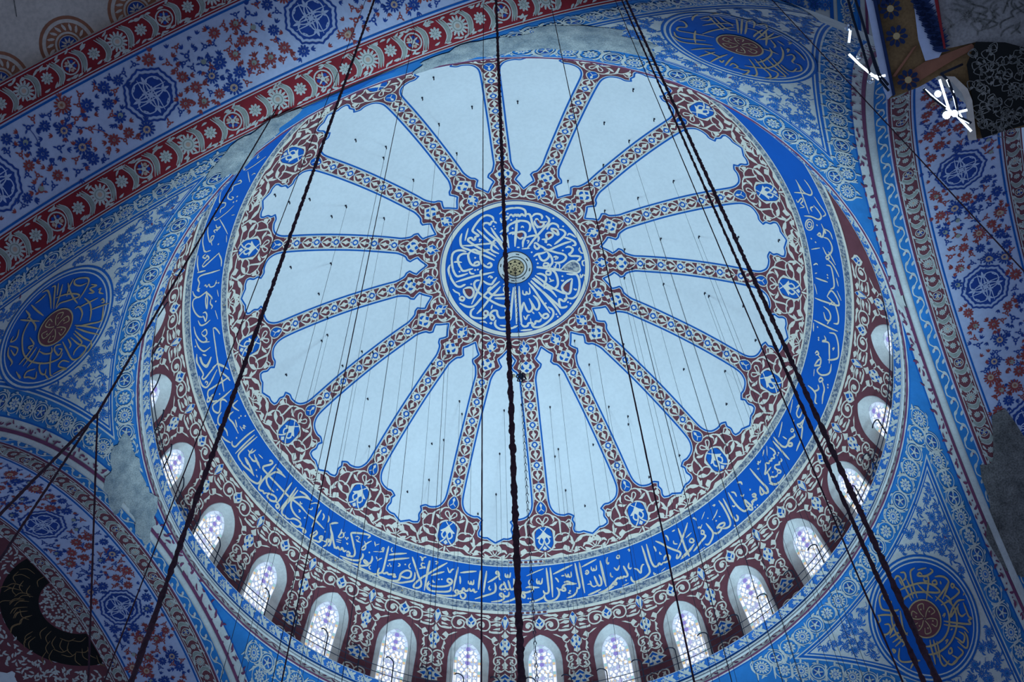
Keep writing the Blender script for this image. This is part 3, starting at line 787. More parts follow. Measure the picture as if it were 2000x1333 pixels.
MED_TEXT=[
(57,[-1776,-1868,-1863,-1579,-1928,-1323]),
(76,[-2034,-1666,-2104,-1443,-2103,-1179,-2009,-1020,-1808,-916,-1551,-758,-1263,-633,-1034,-500,-805,-353]),
(66,[-2033,-1122,-1741,-1088,-1388,-1101,-1037,-1103,-715,-1110]),
(76,[-762,-2105,-813,-2276,-1012,-2377,-1218,-2295,-1432,-2064,-1605,-1783,-1580,-1681,-1482,-1588,-1384,-1495,-1518,-1443,-1523,-1345,-1597,-1319,-1680,-1427,-1784,-1405,-1803,-1309,-1649,-1160,-1395,-955,-1082,-747,-740,-510]),
(76,[-1444,-1783,-1278,-1584,-1056,-1317,-833,-1070,-610,-809]),
(76,[-762,-2088,-651,-1980]),
(76,[-1193,-1875,-1173,-1989,-1084,-2031,-969,-2005,-914,-1934,-851,-2062,-762,-2088]),
(76,[-1207,-1876,-1043,-1629,-792,-1345,-597,-1135,-434,-798]),
(76,[-890,-1815,-755,-1540,-591,-1265,-426,-1025,-287,-821]),
(76,[-677,-1304,-830,-1151,-914,-897,-846,-761,-617,-631]),
(76,[-681,-1206,-483,-1062,-453,-1076]),
(76,[-497,-2219,-462,-1984]),
(76,[-405,-1947,-344,-1644,-270,-1278,-213,-850]),
(76,[-551,-1559,-402,-1648,-243,-1606,-237,-1771,-131,-1897,75,-1987,249,-1996]),
(76,[-526,-1458,-390,-1187,-315,-856]),
(76,[-205,-1471,-57,-1530,132,-1521]),
(76,[138,-2151,107,-1654,23,-903]),
(76,[-534,-2390,-311,-2560,-77,-2631,167,-2620]),
(66,[-380,-2229,-292,-2273,-178,-2217,-268,-2122,-354,-2143]),
(66,[-178,-2233,-87,-2346,-17,-2292,86,-2321,159,-2351]),
(76,[-1901,-828,-2073,-914,-2279,-923,-2432,-828,-2503,-609,-2492,-283,-2462,-34]),
(76,[-1846,-741,-2022,-761,-2173,-697,-2255,-545,-2224,-314,-2133,-77]),
(66,[-2424,-436,-2306,-437,-2101,-390]),
(76,[-1724,-841,-1834,-690,-1804,-427,-1724,-257,-1579,-194,-1430,-228,-1454,-343,-1573,-323,-1636,-248]),
(76,[-1317,-736,-1356,-544,-1309,-281,-1198,-143,-1024,-64,-932,-153,-986,-254,-1107,-199]),
(76,[-1721,-890,-1545,-888,-1374,-774,-1078,-828,-960,-835]),
(-76,[-1568,-533]),
(-76,[-772,-1856]),
(-76,[-724,-1743]),
(-76,[-207,-2396]),
(-76,[-81,-2095]),
(-76,[-36,-1720]),
(47,[-1384,-1199,-1337,-1260,-1363,-1329,-1262,-1303]),
(57,[-2654,-59,-2612,-267,-2548,-355]),
(76,[-32,-2612,142,-2638,315,-2614,456,-2525,495,-2372,475,-2205]),
(76,[-42,-2310,14,-2257,75,-2338,145,-2268,190,-2333,245,-2247,335,-2344,420,-2274,479,-2322]),
(76,[479,-2322,624,-2335,692,-2199,741,-1898,835,-1598,901,-1367]),
(76,[721,-2199,855,-2330,1028,-2327,1126,-2226,1109,-2093]),
(76,[1272,-2259,1398,-2092,1365,-1925,1186,-1693,945,-1399,734,-1140,490,-788]),
(76,[847,-2062,921,-2111,990,-1994,1163,-1959,1309,-1992]),
(76,[832,-2046,843,-1896,955,-1762,1100,-1760,1190,-1859,1163,-1942]),
(66,[897,-1763,968,-1695]),
(76,[1300,-1627,1392,-1826,1539,-1909,1711,-1845,1766,-1696]),
(76,[1461,-1693,1591,-1661,1706,-1596,1746,-1399,1616,-1480,1503,-1594,1461,-1693]),
(76,[1766,-1663,1939,-1600,2024,-1470,1933,-1304,1725,-1103,1576,-971]),
(76,[1933,-1304,2136,-1243,2368,-1119,2409,-974,2277,-936]),
(66,[2095,-1373,2169,-1458,2285,-1412,2429,-1302]),
(-76,[1567,-2143]),
(-76,[1942,-1783]),
(-76,[1907,-709]),
(76,[1252,-1429,1384,-1495,1528,-1430,1467,-1298,1319,-1215,1278,-1298,1252,-1429]),
(76,[1086,-1200,1231,-1183,1242,-1036,1292,-1298]),
(76,[477,-1294,682,-1354,886,-1367,971,-1267,937,-1087]),
(76,[774,-1009,848,-1040,934,-973,990,-875,899,-778,813,-845,788,-976]),
(76,[934,-973,1135,-841,1337,-726,1662,-874,2016,-1043,2251,-1115]),
(76,[1161,-727,1366,-710,1656,-614,1919,-553,2034,-426,1942,-262,1764,-179,1559,-193]),
(57,[1283,-938,1372,-970,1487,-889]),
(76,[743,-441,893,-551,1069,-581,1277,-661]),
(76,[1277,-661,1361,-515,1298,-354,1149,-258,1033,-323,964,-486,952,-583]),
(76,[1305,-645,1446,-418,1485,-193,1409,-64,1347,65]),
(76,[1115,-97,1205,-161,1322,-128,1290,-32,1172,-16,1100,-81]),
(76,[848,-4,1111,47,1405,81,1787,126,1934,172]),
(76,[2012,-831,2159,-884,2304,-790,2243,-626,2154,-558,2240,-480,2446,-487,2607,-445,2532,-312,2443,-260]),
(66,[1817,125,1998,-70,2207,-237,2384,-258,2529,-119,2571,73,2569,188]),
(57,[2583,-866,2553,-767,2624,-640,2742,-613]),
(57,[2782,-323,2678,-254,2676,-125,2749,-64]),
(47,[1590,-290,1653,-452,1535,-419,1711,-420,1649,-307]),
(47,[1540,-32,1582,96,1646,-129,1763,-98,1759,94]),
(76,[-54,-1960,123,-2035,355,-2042,556,-1986,653,-1834,632,-1636,571,-1538]),
(76,[142,-2167,99,-1754,53,-1261,26,-903]),
(76,[-71,-1448,105,-1505,311,-1563,439,-1476,448,-1312,355,-1118,332,-858]),
(76,[129,-1356,242,-1253,375,-1314]),
(57,[287,-1729,347,-1793,403,-1725]),
(47,[487,-1147,574,-1144,526,-1015]),
(-76,[857,-310]),
(-76,[905,-148]),
(-76,[676,-637]),
(57,[98,-867,215,-862]),
(57,[286,-795,608,-817]),
(76,[-2641,-280,-2653,-88,-2581,212,-2476,450,-2366,607,-2220,657,-2097,607,-2006,569]),
(76,[-2494,-260,-2448,-28,-2341,178,-2163,184,-1892,118]),
(76,[-2170,-220,-2120,-52,-2004,-7,-1854,-39,-1674,-68]),
(66,[-1827,13,-1774,131,-1627,162]),
(-76,[-2218,0]),
(-76,[-1595,-2]),
(-76,[-1485,-11]),
(76,[-2401,434,-2053,356,-1662,270,-1304,224,-842,150]),
(76,[-1323,-2,-1388,120,-1340,349,-1413,629,-1581,995,-1815,1446]),
(76,[-1434,452,-1583,470,-1665,605,-1603,834,-1434,1040,-1176,1252,-916,1446,-653,1589,-387,1653,-308,1563,-318,1437]),
(76,[-1316,479,-1145,621,-969,667,-874,547,-748,380]),
(57,[-1103,369,-1012,313,-926,383,-1016,392]),
(76,[-638,563,-885,768,-1164,1000,-1414,1232,-1668,1492,-1822,1555,-2030,1517,-2291,1346]),
(76,[-618,787,-806,996,-993,1172,-1184,1409,-1439,1702,-1629,1872]),
(76,[-2076,753,-1925,722,-1777,753,-1697,920,-1752,1105,-1890,1169,-2005,1078,-2085,911,-2105,749]),
(57,[-2537,713,-2440,837,-2296,934,-2273,1048]),
(76,[-2276,1111,-2185,1090,-2099,1163,-2150,1252,-2252,1208,-2290,1093]),
(-76,[-1783,587]),
(76,[-988,761,-1113,878,-1075,1023,-931,1129,-693,1146,-453,1114,-374,992]),
(76,[-502,858,-411,816,-355,898,-391,1038,-478,986,-502,858]),
(-76,[-266,1045]),
(-76,[-283,1180]),
(76,[-878,1275,-581,1301,-283,1328]),
(57,[-981,1551,-1034,1719]),
(76,[-1705,1614,-1846,1725,-1872,1911,-1757,2017,-1519,2070,-1338,2071,-1182,1974]),
(76,[-1356,1850,-1262,1780,-1176,1849,-1212,1972,-1317,1963,-1356,1850]),
(76,[-1182,1974,-1031,1970,-932,2087,-981,2177,-1068,2108,-1074,1920,-963,1803,-814,1814,-791,1972,-707,2103,-527,2114,-435,2088,-411,2214,-261,2222]),
(76,[-261,2222,-230,1849,-165,1350,-101,848]),
(76,[-861,2186,-914,2338,-846,2498,-640,2605,-337,2592,-63,2543]),
(57,[-1527,2226,-1346,2226,-1230,2314]),
(57,[-1140,2321,-1048,2297,-1082,2372]),
(57,[-722,2429,-572,2454,-422,2463,-387,2356]),
(57,[-482,1773,-456,1868,-381,1872,-390,1731]),
(57,[-464,670,-497,731]),
(76,[847,35,1111,54,1463,119,1816,164,2229,204,2465,228,2570,128,2557,-32]),
(76,[1195,247,1285,184,1402,216,1369,343,1252,327,1209,247]),
(76,[1433,152,1578,247,1662,470,1686,724,1623,883,1473,947,1296,900,1209,820]),
(76,[853,307,1016,309,1190,407,1216,566,1152,725,1132,946]),
(76,[778,369,980,532,1240,757,1532,947,1826,1103,2033,1178]),
(76,[656,494,887,674,1119,851,1411,1042,1628,1310]),
(76,[608,588,794,815,1025,1040,1313,1389,1603,1766,1761,2061]),
(76,[716,464,946,691,1118,883]),
(76,[502,681,701,940,928,1323,1127,1639,1343,1985]),
(76,[593,620,880,911,1170,1168,1432,1421,1666,1640,1783,1748,1963,1730,2039,1666]),
(76,[2004,1179,2015,1352,1908,1480,1731,1388,1726,1608,1783,1733]),
(66,[2030,1352,1910,1385]),
(76,[2035,304,2227,316,2434,325,2534,545,2545,863,2451,1183,2269,1346,2060,1335]),
(76,[2254,491,2044,623,1892,785,1845,913,1916,1070,2093,1161,2185,1032,2219,778,2268,506]),
(-76,[1870,410]),
(57,[1808,580,1881,610,1912,562]),
(57,[2306,934,2394,979,2425,930]),
(57,[2582,288,2610,446,2700,315,2759,376]),
(57,[1337,471,1422,598,1526,582,1332,662]),
(57,[269,990,278,1148,381,1184,415,1058,456,1154,547,1125,539,888]),
(76,[677,1223,836,1384,918,1637,853,1824,734,1790,651,1569]),
(76,[510,1345,621,1599,629,1788,520,1910,403,1844,295,1495]),
(76,[281,1495,212,1743,143,1991]),
(76,[127,811,126,1237,137,1741,151,2179,171,2428]),
(76,[-37,819,-29,1388,-20,1922,-39,2420]),
(76,[-227,2566,18,2484]),
(76,[127,2396,258,2525,410,2499,443,2407,595,2380,607,2473,714,2414,747,2321,898,2324,991,2201]),
(76,[879,1934,1023,2139,1142,2202,1264,2110,1207,2016,1086,2046,1022,2170]),
(76,[1260,1719,1422,1829,1478,1985,1413,2172,1197,2390,921,2557,679,2568,561,2472]),
(57,[260,2074,344,2232,425,2079,516,2051]),
(57,[610,1912,697,2008]),
(66,[116,2690,373,2684,600,2660]),
(-76,[2072,1515]),
(-76,[2176,1569]),
(-76,[1588,2032]),
(-76,[1645,2134]),
(-76,[1174,1568]),
(47,[541,2192,550,2379])]
ROUND_TEXT={
'right':[
(42,[-1172,-1065,-902,-1281]),
(49,[-1236,-958,-1230,-838,-987,-926,-836,-1067,-755,-1192,-878,-1180,-889,-1070]),
(49,[-891,-1391,-700,-1449,-515,-1304,-328,-1065,-160,-805]),
(49,[-417,-1709,-515,-1596,-420,-1477,-262,-1493]),
(49,[-67,-1745,-243,-1743,-288,-1626,-188,-1414,-32,-1073,44,-901]),
(49,[-399,-1435,-245,-1158,-60,-914]),
(49,[-218,-1640,-118,-1427]),
(49,[-850,-988,-969,-915,-893,-811,-661,-694,-343,-543]),
(49,[-831,-977,-775,-913,-859,-818]),
(49,[-1134,-694,-1269,-571,-1367,-396,-1343,-237,-1132,-227,-837,-247,-526,-280]),
(49,[-941,-694,-1060,-621,-1004,-528,-902,-611,-941,-694]),
(49,[-1286,-115,-1373,-109,-1388,-30,-1283,-26,-1286,-115]),
(49,[-1353,-39,-1364,189,-1242,205,-933,105,-556,-63]),
(49,[-1359,-217,-1078,-164,-730,-119]),
(49,[-904,-172,-934,45,-827,233]),
(49,[159,-1474,-232,-1267,-621,-991,-852,-668,-892,-341,-772,-382,-521,-692,-236,-975,71,-1121,346,-1164]),
(49,[-519,-1043,-506,-740,-529,-401]),
(49,[-649,-362,-659,-12,-535,280,-280,490,24,592,328,579,685,428,873,271]),
(49,[-831,-7,-827,293,-637,570,-350,743,20,833,390,812,762,678,1071,435]),
(49,[543,-1439,863,-1201,1110,-948,1250,-653,1285,-379,1249,-38]),
(49,[576,-1026,787,-806,979,-565,1014,-354]),
(49,[-1272,481,-1067,315,-724,302,-501,394,-757,399,-1032,397]),
(49,[-1169,487,-1064,673,-962,860,-980,968,-861,929,-828,1041,-673,877,-399,526,-228,285]),
(49,[-963,382,-808,514,-791,675,-962,740]),
(49,[447,-1627,559,-1814,752,-1793,935,-1597,941,-1442,692,-1149,574,-1088]),
(49,[659,-1563,653,-1687,551,-1642,629,-1466]),
(49,[1249,-1504,999,-1278,750,-956]),
(49,[1215,-1501,1306,-1338,1427,-1333]),
(49,[1311,-1152,1194,-1034,1299,-888,1487,-887,1605,-973,1589,-864]),
(49,[957,-887,1163,-876,1454,-792]),
(49,[1505,-750,1233,-667,1047,-572]),
(49,[1557,-583,1149,-490,945,-408]),
(49,[1590,-432,1183,-401]),
(49,[1792,-320,1691,-345,1726,-440,1792,-320]),
(49,[1522,-304,1772,-119,1786,49,1528,263,1361,243,1415,102,1314,79,1317,-105]),
(49,[1420,-266,1149,-244]),
(49,[1742,388,1593,350,1408,377,1305,446]),
(49,[569,275,734,468,895,725,1022,894]),
(49,[484,362,631,571,791,826]),
(49,[431,474,611,710,804,930,828,1139,578,1151]),
(49,[657,840,680,1109,604,1298,337,1330,380,1114]),
(49,[319,942,234,968,315,1063,416,1020,352,937]),
(49,[46,1100,37,1341,270,1339,471,1314,604,1298]),
(49,[-85,1000,-129,1336,-279,1315,-426,1175,-489,1007]),
(49,[-352,863,-390,1079,-191,1166,-153,1010,-115,854]),
(49,[-143,347,-314,587,-555,899,-560,1139]),
(42,[-313,164,-450,189,-313,225]),
(42,[225,683,123,728,274,752]),
(42,[-179,624,-264,653]),
(42,[-1343,378,-1447,373]),
(49,[-1086,-403,-1159,-477])],
'left':[
(42,[1310,-469,1265,-249,1361,-14,1511,54,1539,-125,1479,-417,1300,-522,1034,-492,783,-400]),
(42,[1471,278,1211,113,879,-170,648,-404]),
(42,[1473,472,1102,405,701,390]),
(42,[1482,864,1472,738,1156,622,673,452]),
(42,[1385,1161,1400,973,1100,744,701,560]),
(42,[1068,1267,1153,1108,1291,972]),
(42,[1562,658,1129,514]),
(42,[1573,132,1310,157,989,116]),
(42,[1044,526,1075,200,1003,-216,882,-361,829,4,808,286,653,372]),
(42,[788,-591,550,-873,248,-1028,-80,-1085]),
(42,[476,-370,515,-501,268,-708,-5,-724]),
(42,[356,-1423,68,-1495,-159,-1493,-176,-1113,-163,-627]),
(42,[1229,-649,1140,-879,1091,-660,912,-878,929,-679]),
(42,[982,-993,1012,-1077,874,-1085,797,-1260]),
(42,[570,-1250,629,-1300,498,-1397,491,-1303]),
(42,[490,-510,571,-769,686,-1110]),
(42,[307,-960,374,-1321,418,-1593]),
(42,[-103,-561,-252,-1039,-448,-1575]),
(42,[-211,-641,-443,-1092,-630,-1573]),
(42,[-295,-616,-601,-988,-808,-1327]),
(42,[-378,-591,-733,-971,-805,-892,-497,-526]),
(42,[-564,-253,-886,-474,-1264,-744,-1277,-989,-1134,-1155,-956,-1167,-864,-953,-1006,-791,-1135,-768]),
(42,[-520,-435,-734,-585,-863,-566]),
(42,[-761,-1316,-998,-1369,-1156,-1256]),
(42,[-646,-224,-640,-29,-767,-10,-996,-206,-841,-294,-761,-155]),
(42,[-941,-341,-1103,-277,-1161,4,-1106,356,-912,787,-621,1100,-268,1267,103,1353,387,1300,499,1242]),
(42,[-656,552,-809,321,-834,72,-646,116]),
(42,[-484,693,-703,835,-976,1069]),
(42,[-569,549,-843,656,-1072,901]),
(42,[-406,812,-654,994,-878,1237]),
(42,[-740,93,-1100,64,-1564,-17,-1638,-125]),
(42,[-1333,-660,-1222,-397,-1369,-277,-1541,-597,-1535,-402,-1592,-119]),
(42,[-1322,511,-1536,525,-1410,791,-1361,946,-1210,875,-1214,580]),
(42,[-1335,167,-1505,187,-1414,349,-1168,442,-1059,365]),
(42,[-1505,187,-1733,8]),
(42,[-1074,1295,-1355,1095,-1201,1172]),
(42,[-138,1797,-410,1746,-698,1525,-809,1574]),
(42,[345,1581,124,1557,17,1621,23,1772,177,1722]),
(42,[-100,1784,-302,1429,-501,1475,-260,1688]),
(42,[665,1647,539,1305,389,861]),
(42,[937,1556,692,1313,628,1387]),
(42,[1067,1413,807,1113,537,767]),
(42,[709,1369,291,973,100,911]),
(42,[-75,1052,-359,824,-389,1012,-515,881])],
'top':[
(42,[-1797,459,-1698,505,-1552,338,-1518,164,-1648,37,-1580,-194,-1219,-85,-747,93]),
(42,[-1559,766,-1626,1036,-1621,1348]),
(42,[-1462,1057,-1391,1338,-1284,1358,-1280,1111,-1413,999]),
(42,[-1396,1593,-1320,1854,-1164,2047,-1045,2031]),
(42,[-1203,1685,-1019,1494,-816,1416,-717,1310]),
(42,[-877,1959,-679,1512,-450,969]),
(42,[-795,2122,-586,1537,-374,967]),
(42,[-645,2026,-453,1497,-311,1071]),
(42,[-645,2026,-618,2254,-501,2174,-362,1747]),
(42,[-1247,625,-1113,971,-940,1284,-729,1493]),
(42,[-1402,1451,-1056,1050,-743,769]),
(42,[-1037,64,-938,505,-803,923,-668,1259]),
(42,[-1278,1499,-931,1106,-697,957,-539,1080]),
(42,[-416,2030,-314,2359,-177,2161]),
(42,[-461,1554,-230,1639,-17,1484,48,1473]),
(42,[-185,1891,-148,1367,-102,1112]),
(42,[-145,2154,-50,1563,11,988]),
(42,[-105,1911,138,1368,321,911]),
(42,[69,1992,113,1462,62,1082]),
(42,[240,2081,193,1559,112,1178]),
(42,[226,1409,453,1173,501,997]),
(42,[434,866,592,656,680,327,690,-111,605,-352]),
(42,[565,1270,758,986,930,552,995,74,938,-356,733,-624,493,-819]),
(42,[521,1783,581,1854,604,1666]),
(42,[741,1228,738,1370,821,1123]),
(42,[902,883,948,1124,1076,991,1140,724,1235,665]),
(42,[846,1477,1053,1374,1277,1177]),
(42,[353,1539,578,1448]),
(42,[362,606,545,691,756,716]),
(42,[404,-339,699,-623,907,-917,922,-1088,834,-1117]),
(42,[500,-195,815,-447,1072,-562,1223,-730,1156,-938]),
(42,[594,-46,938,-356,1220,-314,1317,-576,1261,-873]),
(42,[656,170,1037,-80,1434,-266,1344,-425]),
(42,[745,326,1155,19,1457,-110]),
(42,[1065,202,1320,93,1435,199,1392,482]),
(42,[1251,699,1377,711,1519,497,1468,266]),
(42,[405,-1129,603,-1055,684,-943,726,-1173,670,-1340]),
(42,[140,-1272,97,-954,70,-601]),
(42,[225,-1169,234,-970,398,-1043,342,-1209]),
(42,[-99,-1097,-3,-1168,-14,-996]),
(42,[-591,-908,-339,-909,-110,-923]),
(42,[-883,-1114,-687,-825,-452,-563]),
(42,[-572,-1339,-469,-1053,-371,-757]),
(42,[-221,-1414,-174,-998,-87,-606]),
(42,[-1632,-337,-1483,-581,-1275,-576,-1051,-449,-810,-287]),
(42,[-1551,-640,-1336,-815,-1104,-784,-814,-584,-575,-413]),
(42,[-1245,142,-1131,-241,-950,-631])],
}
HOOKS=[-1933,709,0,-2215,610,1,-1935,579,1,-1934,446,1,-2270,584,1,-2277,449,1,-2266,712,0,-2600,584,1,-2618,448,1,-1851,780,0,-1749,606,0,-1529,607,0,-1090,597,0,-929,583,1,-929,454,1,-1062,341,1,-599,454,1,-932,711,0,-611,589,1,-1086,779,0,-626,339,1,-269,462,1,-209,342,1,66,457,1,2752,610,0,2517,610,0,2080,613,0,2015,459,1,1690,459,1,1364,460,1,955,606,0,514,606,0,1397,614,0,1179,612,0,1700,595,1,2025,589,1,2359,717,1,1371,594,1,-2931,709,0,-2942,576,1,-3101,614,0,2946,613,1,2880,781,0,-266,584,1,-264,712,0,-265,849,0,62,588,1,72,602,1,67,715,0,515,776,0,396,720,1,196,775,0,2105,780,0,2030,721,1,1705,722,1,1307,785,0,1377,724,1,996,779,0,830,777,0,1779,788,0,-2595,842,0,-2598,714,0,-2600,585,0,-2622,779,0,-2670,615,0,2754,536,1,2709,509,1,2679,452,1,3123,318,1,2340,397,1,2279,339,1,1970,494,1,2158,253,1,1673,252,1,1567,441,1,1223,371,1,934,298,1,954,385,1,1000,528,1,933,585,1,630,411,1,75,335,1,-25,358,1,-59,395,1,3037,598,1,2932,636,1]
# ------------------------------------------------------------------ the dome
def grid_mesh(name, f, us, vs_, m, parent=None, smooth=True, h=0.0):
    U, V = np.meshgrid(us, vs_); n = len(us); k = len(vs_)
    P = f(U.ravel(), V.ravel(), h)
    return obj(name, mesh_data(name, P, [(j * n + i, j * n + i + 1, (j + 1) * n + i + 1, (j + 1) * n + i) for j in range(k - 1) for i in range(n - 1)], m, smooth), parent)
Y_MED, Y_RIB, Y_BAND0, Y_BAND1, Y_DRUM, Y_END = 2.97, 12.06, 12.34, 13.87, 14.27, 19.35
ceiling = grid_mesh('ceiling', pol_map, np.linspace(0, 2 * pi, 129), np.linspace(0.02, Y_DRUM, 48), M['plaster'], h=-0.06)
tag(ceiling, 'great painted dome with white petals and maroon ribs round a blue medallion', 'dome', kind='structure')

def jseg(*segs):
    out = []
    for s in segs:
        q = smooth_line(s, 5) if len(s) > 2 else np.asarray(s, float)
        out.append(q if not out else q[1:])
    return np.vstack(out)
HALF = jseg([(0, .2705), (.03, .281), (.057, .2914), (.0897, .302)], [(.0897, .302), (.074, .3114), (.049, .323)],
            [(.049, .323), (.067, .333), (.099, .341), (.126, .365), (.1315, .392), (.1395, .45), (.146, .507), (.1515, .587), (.155, .65), (.158, .715), (.157, .757), (.145, .78), (.127, .792), (.10, .798), (.08, .797), (.06, .806)],
            [(.06, .806), (.0685, .817), (.064, .831), (.070, .845), (.068, .8548)], [(.068, .8548), (.05, .8595), (.033, .859)], [(.033, .859), (.0155, .8665), (0, .873)])
HALF = np.stack([HALF[:, 0] * RD * np.sin(HALF[:, 1]), HALF[:, 1] * RD], 1)
PET = np.vstack([HALF, (HALF * (-1, 1))[-2:0:-1]])
def offset(P, d):
    T = np.roll(P, -1, 0) - np.roll(P, 1, 0); T /= np.linalg.norm(T, axis=1)[:, None]
    N = np.stack([T[:, 1], -T[:, 0]], 1); A = 0.5 * np.sum(P[:, 0] * np.roll(P[:, 1], -1) - np.roll(P[:, 0], -1) * P[:, 1])
    return P + N * d * np.sign(A)
pp = Paint(); pp.region(offset(PET, 0.062), 0.45)
A_ = pp.arr(); petal_me = mesh_data('petal_panel', dome_map(0)(A_[:, 0], A_[:, 1], 0.02), pp.F, M['plaster'], True)
po = Paint(); po.stroke(PET, 0.068, closed=True, sub=1)
A_ = po.arr(); outline_me = mesh_data('outline', dome_map(0)(A_[:, 0], A_[:, 1], 0.03), po.F, M['lineblue'])

def big_poly(p, Q):
    if np.ptp(Q[:, 0]) > .3 or np.ptp(Q[:, 1]) > .35: p.region(Q, .16)
    else: p.poly(Q)
def draw(deco, els, fx=0.0, dy=0.0, mirror=True, k=1.0, keys=('cream', 'blue', 'maroon'), y0=0.0):
    """traced motif in millimetres; half shapes are mirrored about the axis"""
    LV = []; BB = []
    for kind, w, fl in els:                      # stacking order: later colours lie over earlier ones
        P = np.array(fl, float).reshape(-1, 2); lo = P.min(0); hi = P.max(0)
        if kind.endswith('h'): lo[0] = -hi[0]
        lv = 0
        for (k2, lo2, hi2), l2 in zip(BB, LV):
            if np.all(np.minimum(hi, hi2) - np.maximum(lo, lo2) > 8): lv = max(lv, l2 + (0 if k2 == (kind[0] == 'b') else 1))
        LV.append(min(lv, 5)); BB.append((kind[0] == 'b', lo, hi))
    for ei, (kind, w, fl) in enumerate(els):
        P = np.array(fl, float).reshape(-1, 2) / 1000.0; P[:, 1] = (P[:, 1] - y0) * k + y0 + dy; P[:, 0] *= k
        col = {'s': keys[0], 'c': keys[0], 'b': keys[1], 'm': keys[2]}[kind[0]]
        deco[col].ch = LV[ei] * 0.004
        if kind.endswith('h'):
            Q = P.copy(); Q[0, 0] = Q[-1, 0] = 0.0
            Q = np.vstack([Q, (Q * (-1, 1))[-2:0:-1]]); Q[:, 0] += fx
            big_poly(deco[col], Q); continue
        for sg in ((1, -1) if mirror else (1,)):
            Q = P * (sg, 1) + (fx, 0)
            if kind[0] == 's': deco[col].stroke(Q, w * k, 0.6, 3)
            else: big_poly(deco[col], Q)
rib_d = Deco()
draw(rib_d, CART); draw(rib_d, NODE)
DY = [4.995, 5.827, 6.618, 7.425, 8.261, 9.138]
for i, y in enumerate(DY): draw(rib_d, DIA, dy=y - 7.425)
for sg in (-1, 1):                               # cream edging of the rib between the end motifs
    rib_d['cream'].stroke([(sg * 0.245, 4.75 + 0.25 * i) for i in range(21)], 0.02, 1, 1)
    rib_d['cream'].stroke([(sg * a, 2.99) for a in np.linspace(0, 0.58, 8)], 0.03, 1, 1)
field_me = None
def rib_mesh(p, name, h, m):
    return mesh_data(name, p.mapped(dome_map(0), h), p.F, m)
fg = Paint(); U, V = np.meshgrid(np.linspace(-pi / NR, pi / NR, 9), np.linspace(Y_MED, Y_RIB, 29))
field_me = mesh_data('rib', pol_map(U.ravel(), V.ravel(), 0.0), [(j * 9 + i, j * 9 + i + 1, (j + 1) * 9 + i + 1, (j + 1) * 9 + i) for j in range(28) for i in range(8)], M['maroon'], True)
rib_parts = [('scrollwork', rib_mesh(rib_d['cream'], 'scrollwork', 0.012, M['cream'])), ('blue_cell', rib_mesh(rib_d['blue'], 'blue_cell', 0.0122, M['blue']))]
for k in range(NR):
    a = TH0 + k * 2 * pi / NR
    r = obj('rib', field_me, ceiling, a)
    for nm, me in rib_parts: obj(nm, me, r)
    pnl = obj('petal_panel', petal_me, ceiling, a + pi / NR); obj('outline', outline_me, pnl)

# medallion at the apex
med = Paint(); med.ring(0, 0, 0.02, 0.30, 24); med.ring(0, 0, 0.30, 2.95, 64)
def ringset(p, rs, n=96):
    for a, b in zip(rs[:-1], rs[1:]): p.ring(0, 0, a, b, n)
p = Paint(); ringset(p, [0.01, 0.5, 1.0, 1.5, 2.0, 2.4, 2.80]); medallion = p.build('medallion', disc_map, 0.02, M['bandblue'], ceiling)
p = Paint(); ringset(p, [2.78, 2.86, 2.94]); p.build('cream_ring', disc_map, 0.03, M['cream'], medallion)
p = Paint(); p.ring(0, 0, 2.955, 2.985, 96); p.ring(0, 0, 2.765, 2.785, 96); p.build('dark_line', disc_map, 0.035, M['navy'], medallion)
p = Paint(); ringset(p, [0.01, 0.35, 0.70]); p.build('boss', disc_map, 0.05, M['greywhite'], medallion)
p = Paint(); p.ring(0, 0, 0.45, 0.485, 40); p.ring(0, 0, 0.67, 0.70, 40)
for i in range(8):
    a = i * pi / 4 + 0.2
    p.fan([(0.56 * cos(a + d), 0.56 * sin(a + d)) for d in (-.12, 0, .12)] + [(0.60 * cos(a + d), 0.60 * sin(a + d)) for d in (.12, 0, -.12)])
p.build('boss_ring', disc_map, 0.055, M['black'], medallion)
p = Paint(); p.disc(0, 0, 0.37, 24); ros = p.build('rosette', disc_map, 0.06, M['gold'], medallion)
p = Paint()
for i in range(8): p.star(0.25 * cos(i * pi / 4), 0.25 * sin(i * pi / 4), 0.075, 0.035, 3, i * pi / 4)
for i in range(8): p.disc(0.12 * cos(i * pi / 4 + .4), 0.12 * sin(i * pi / 4 + .4), 0.028, 6)
p.ring(0, 0, 0.335, 0.36, 24); p.build('rosette_cell', disc_map, 0.066, M['black'], ros)

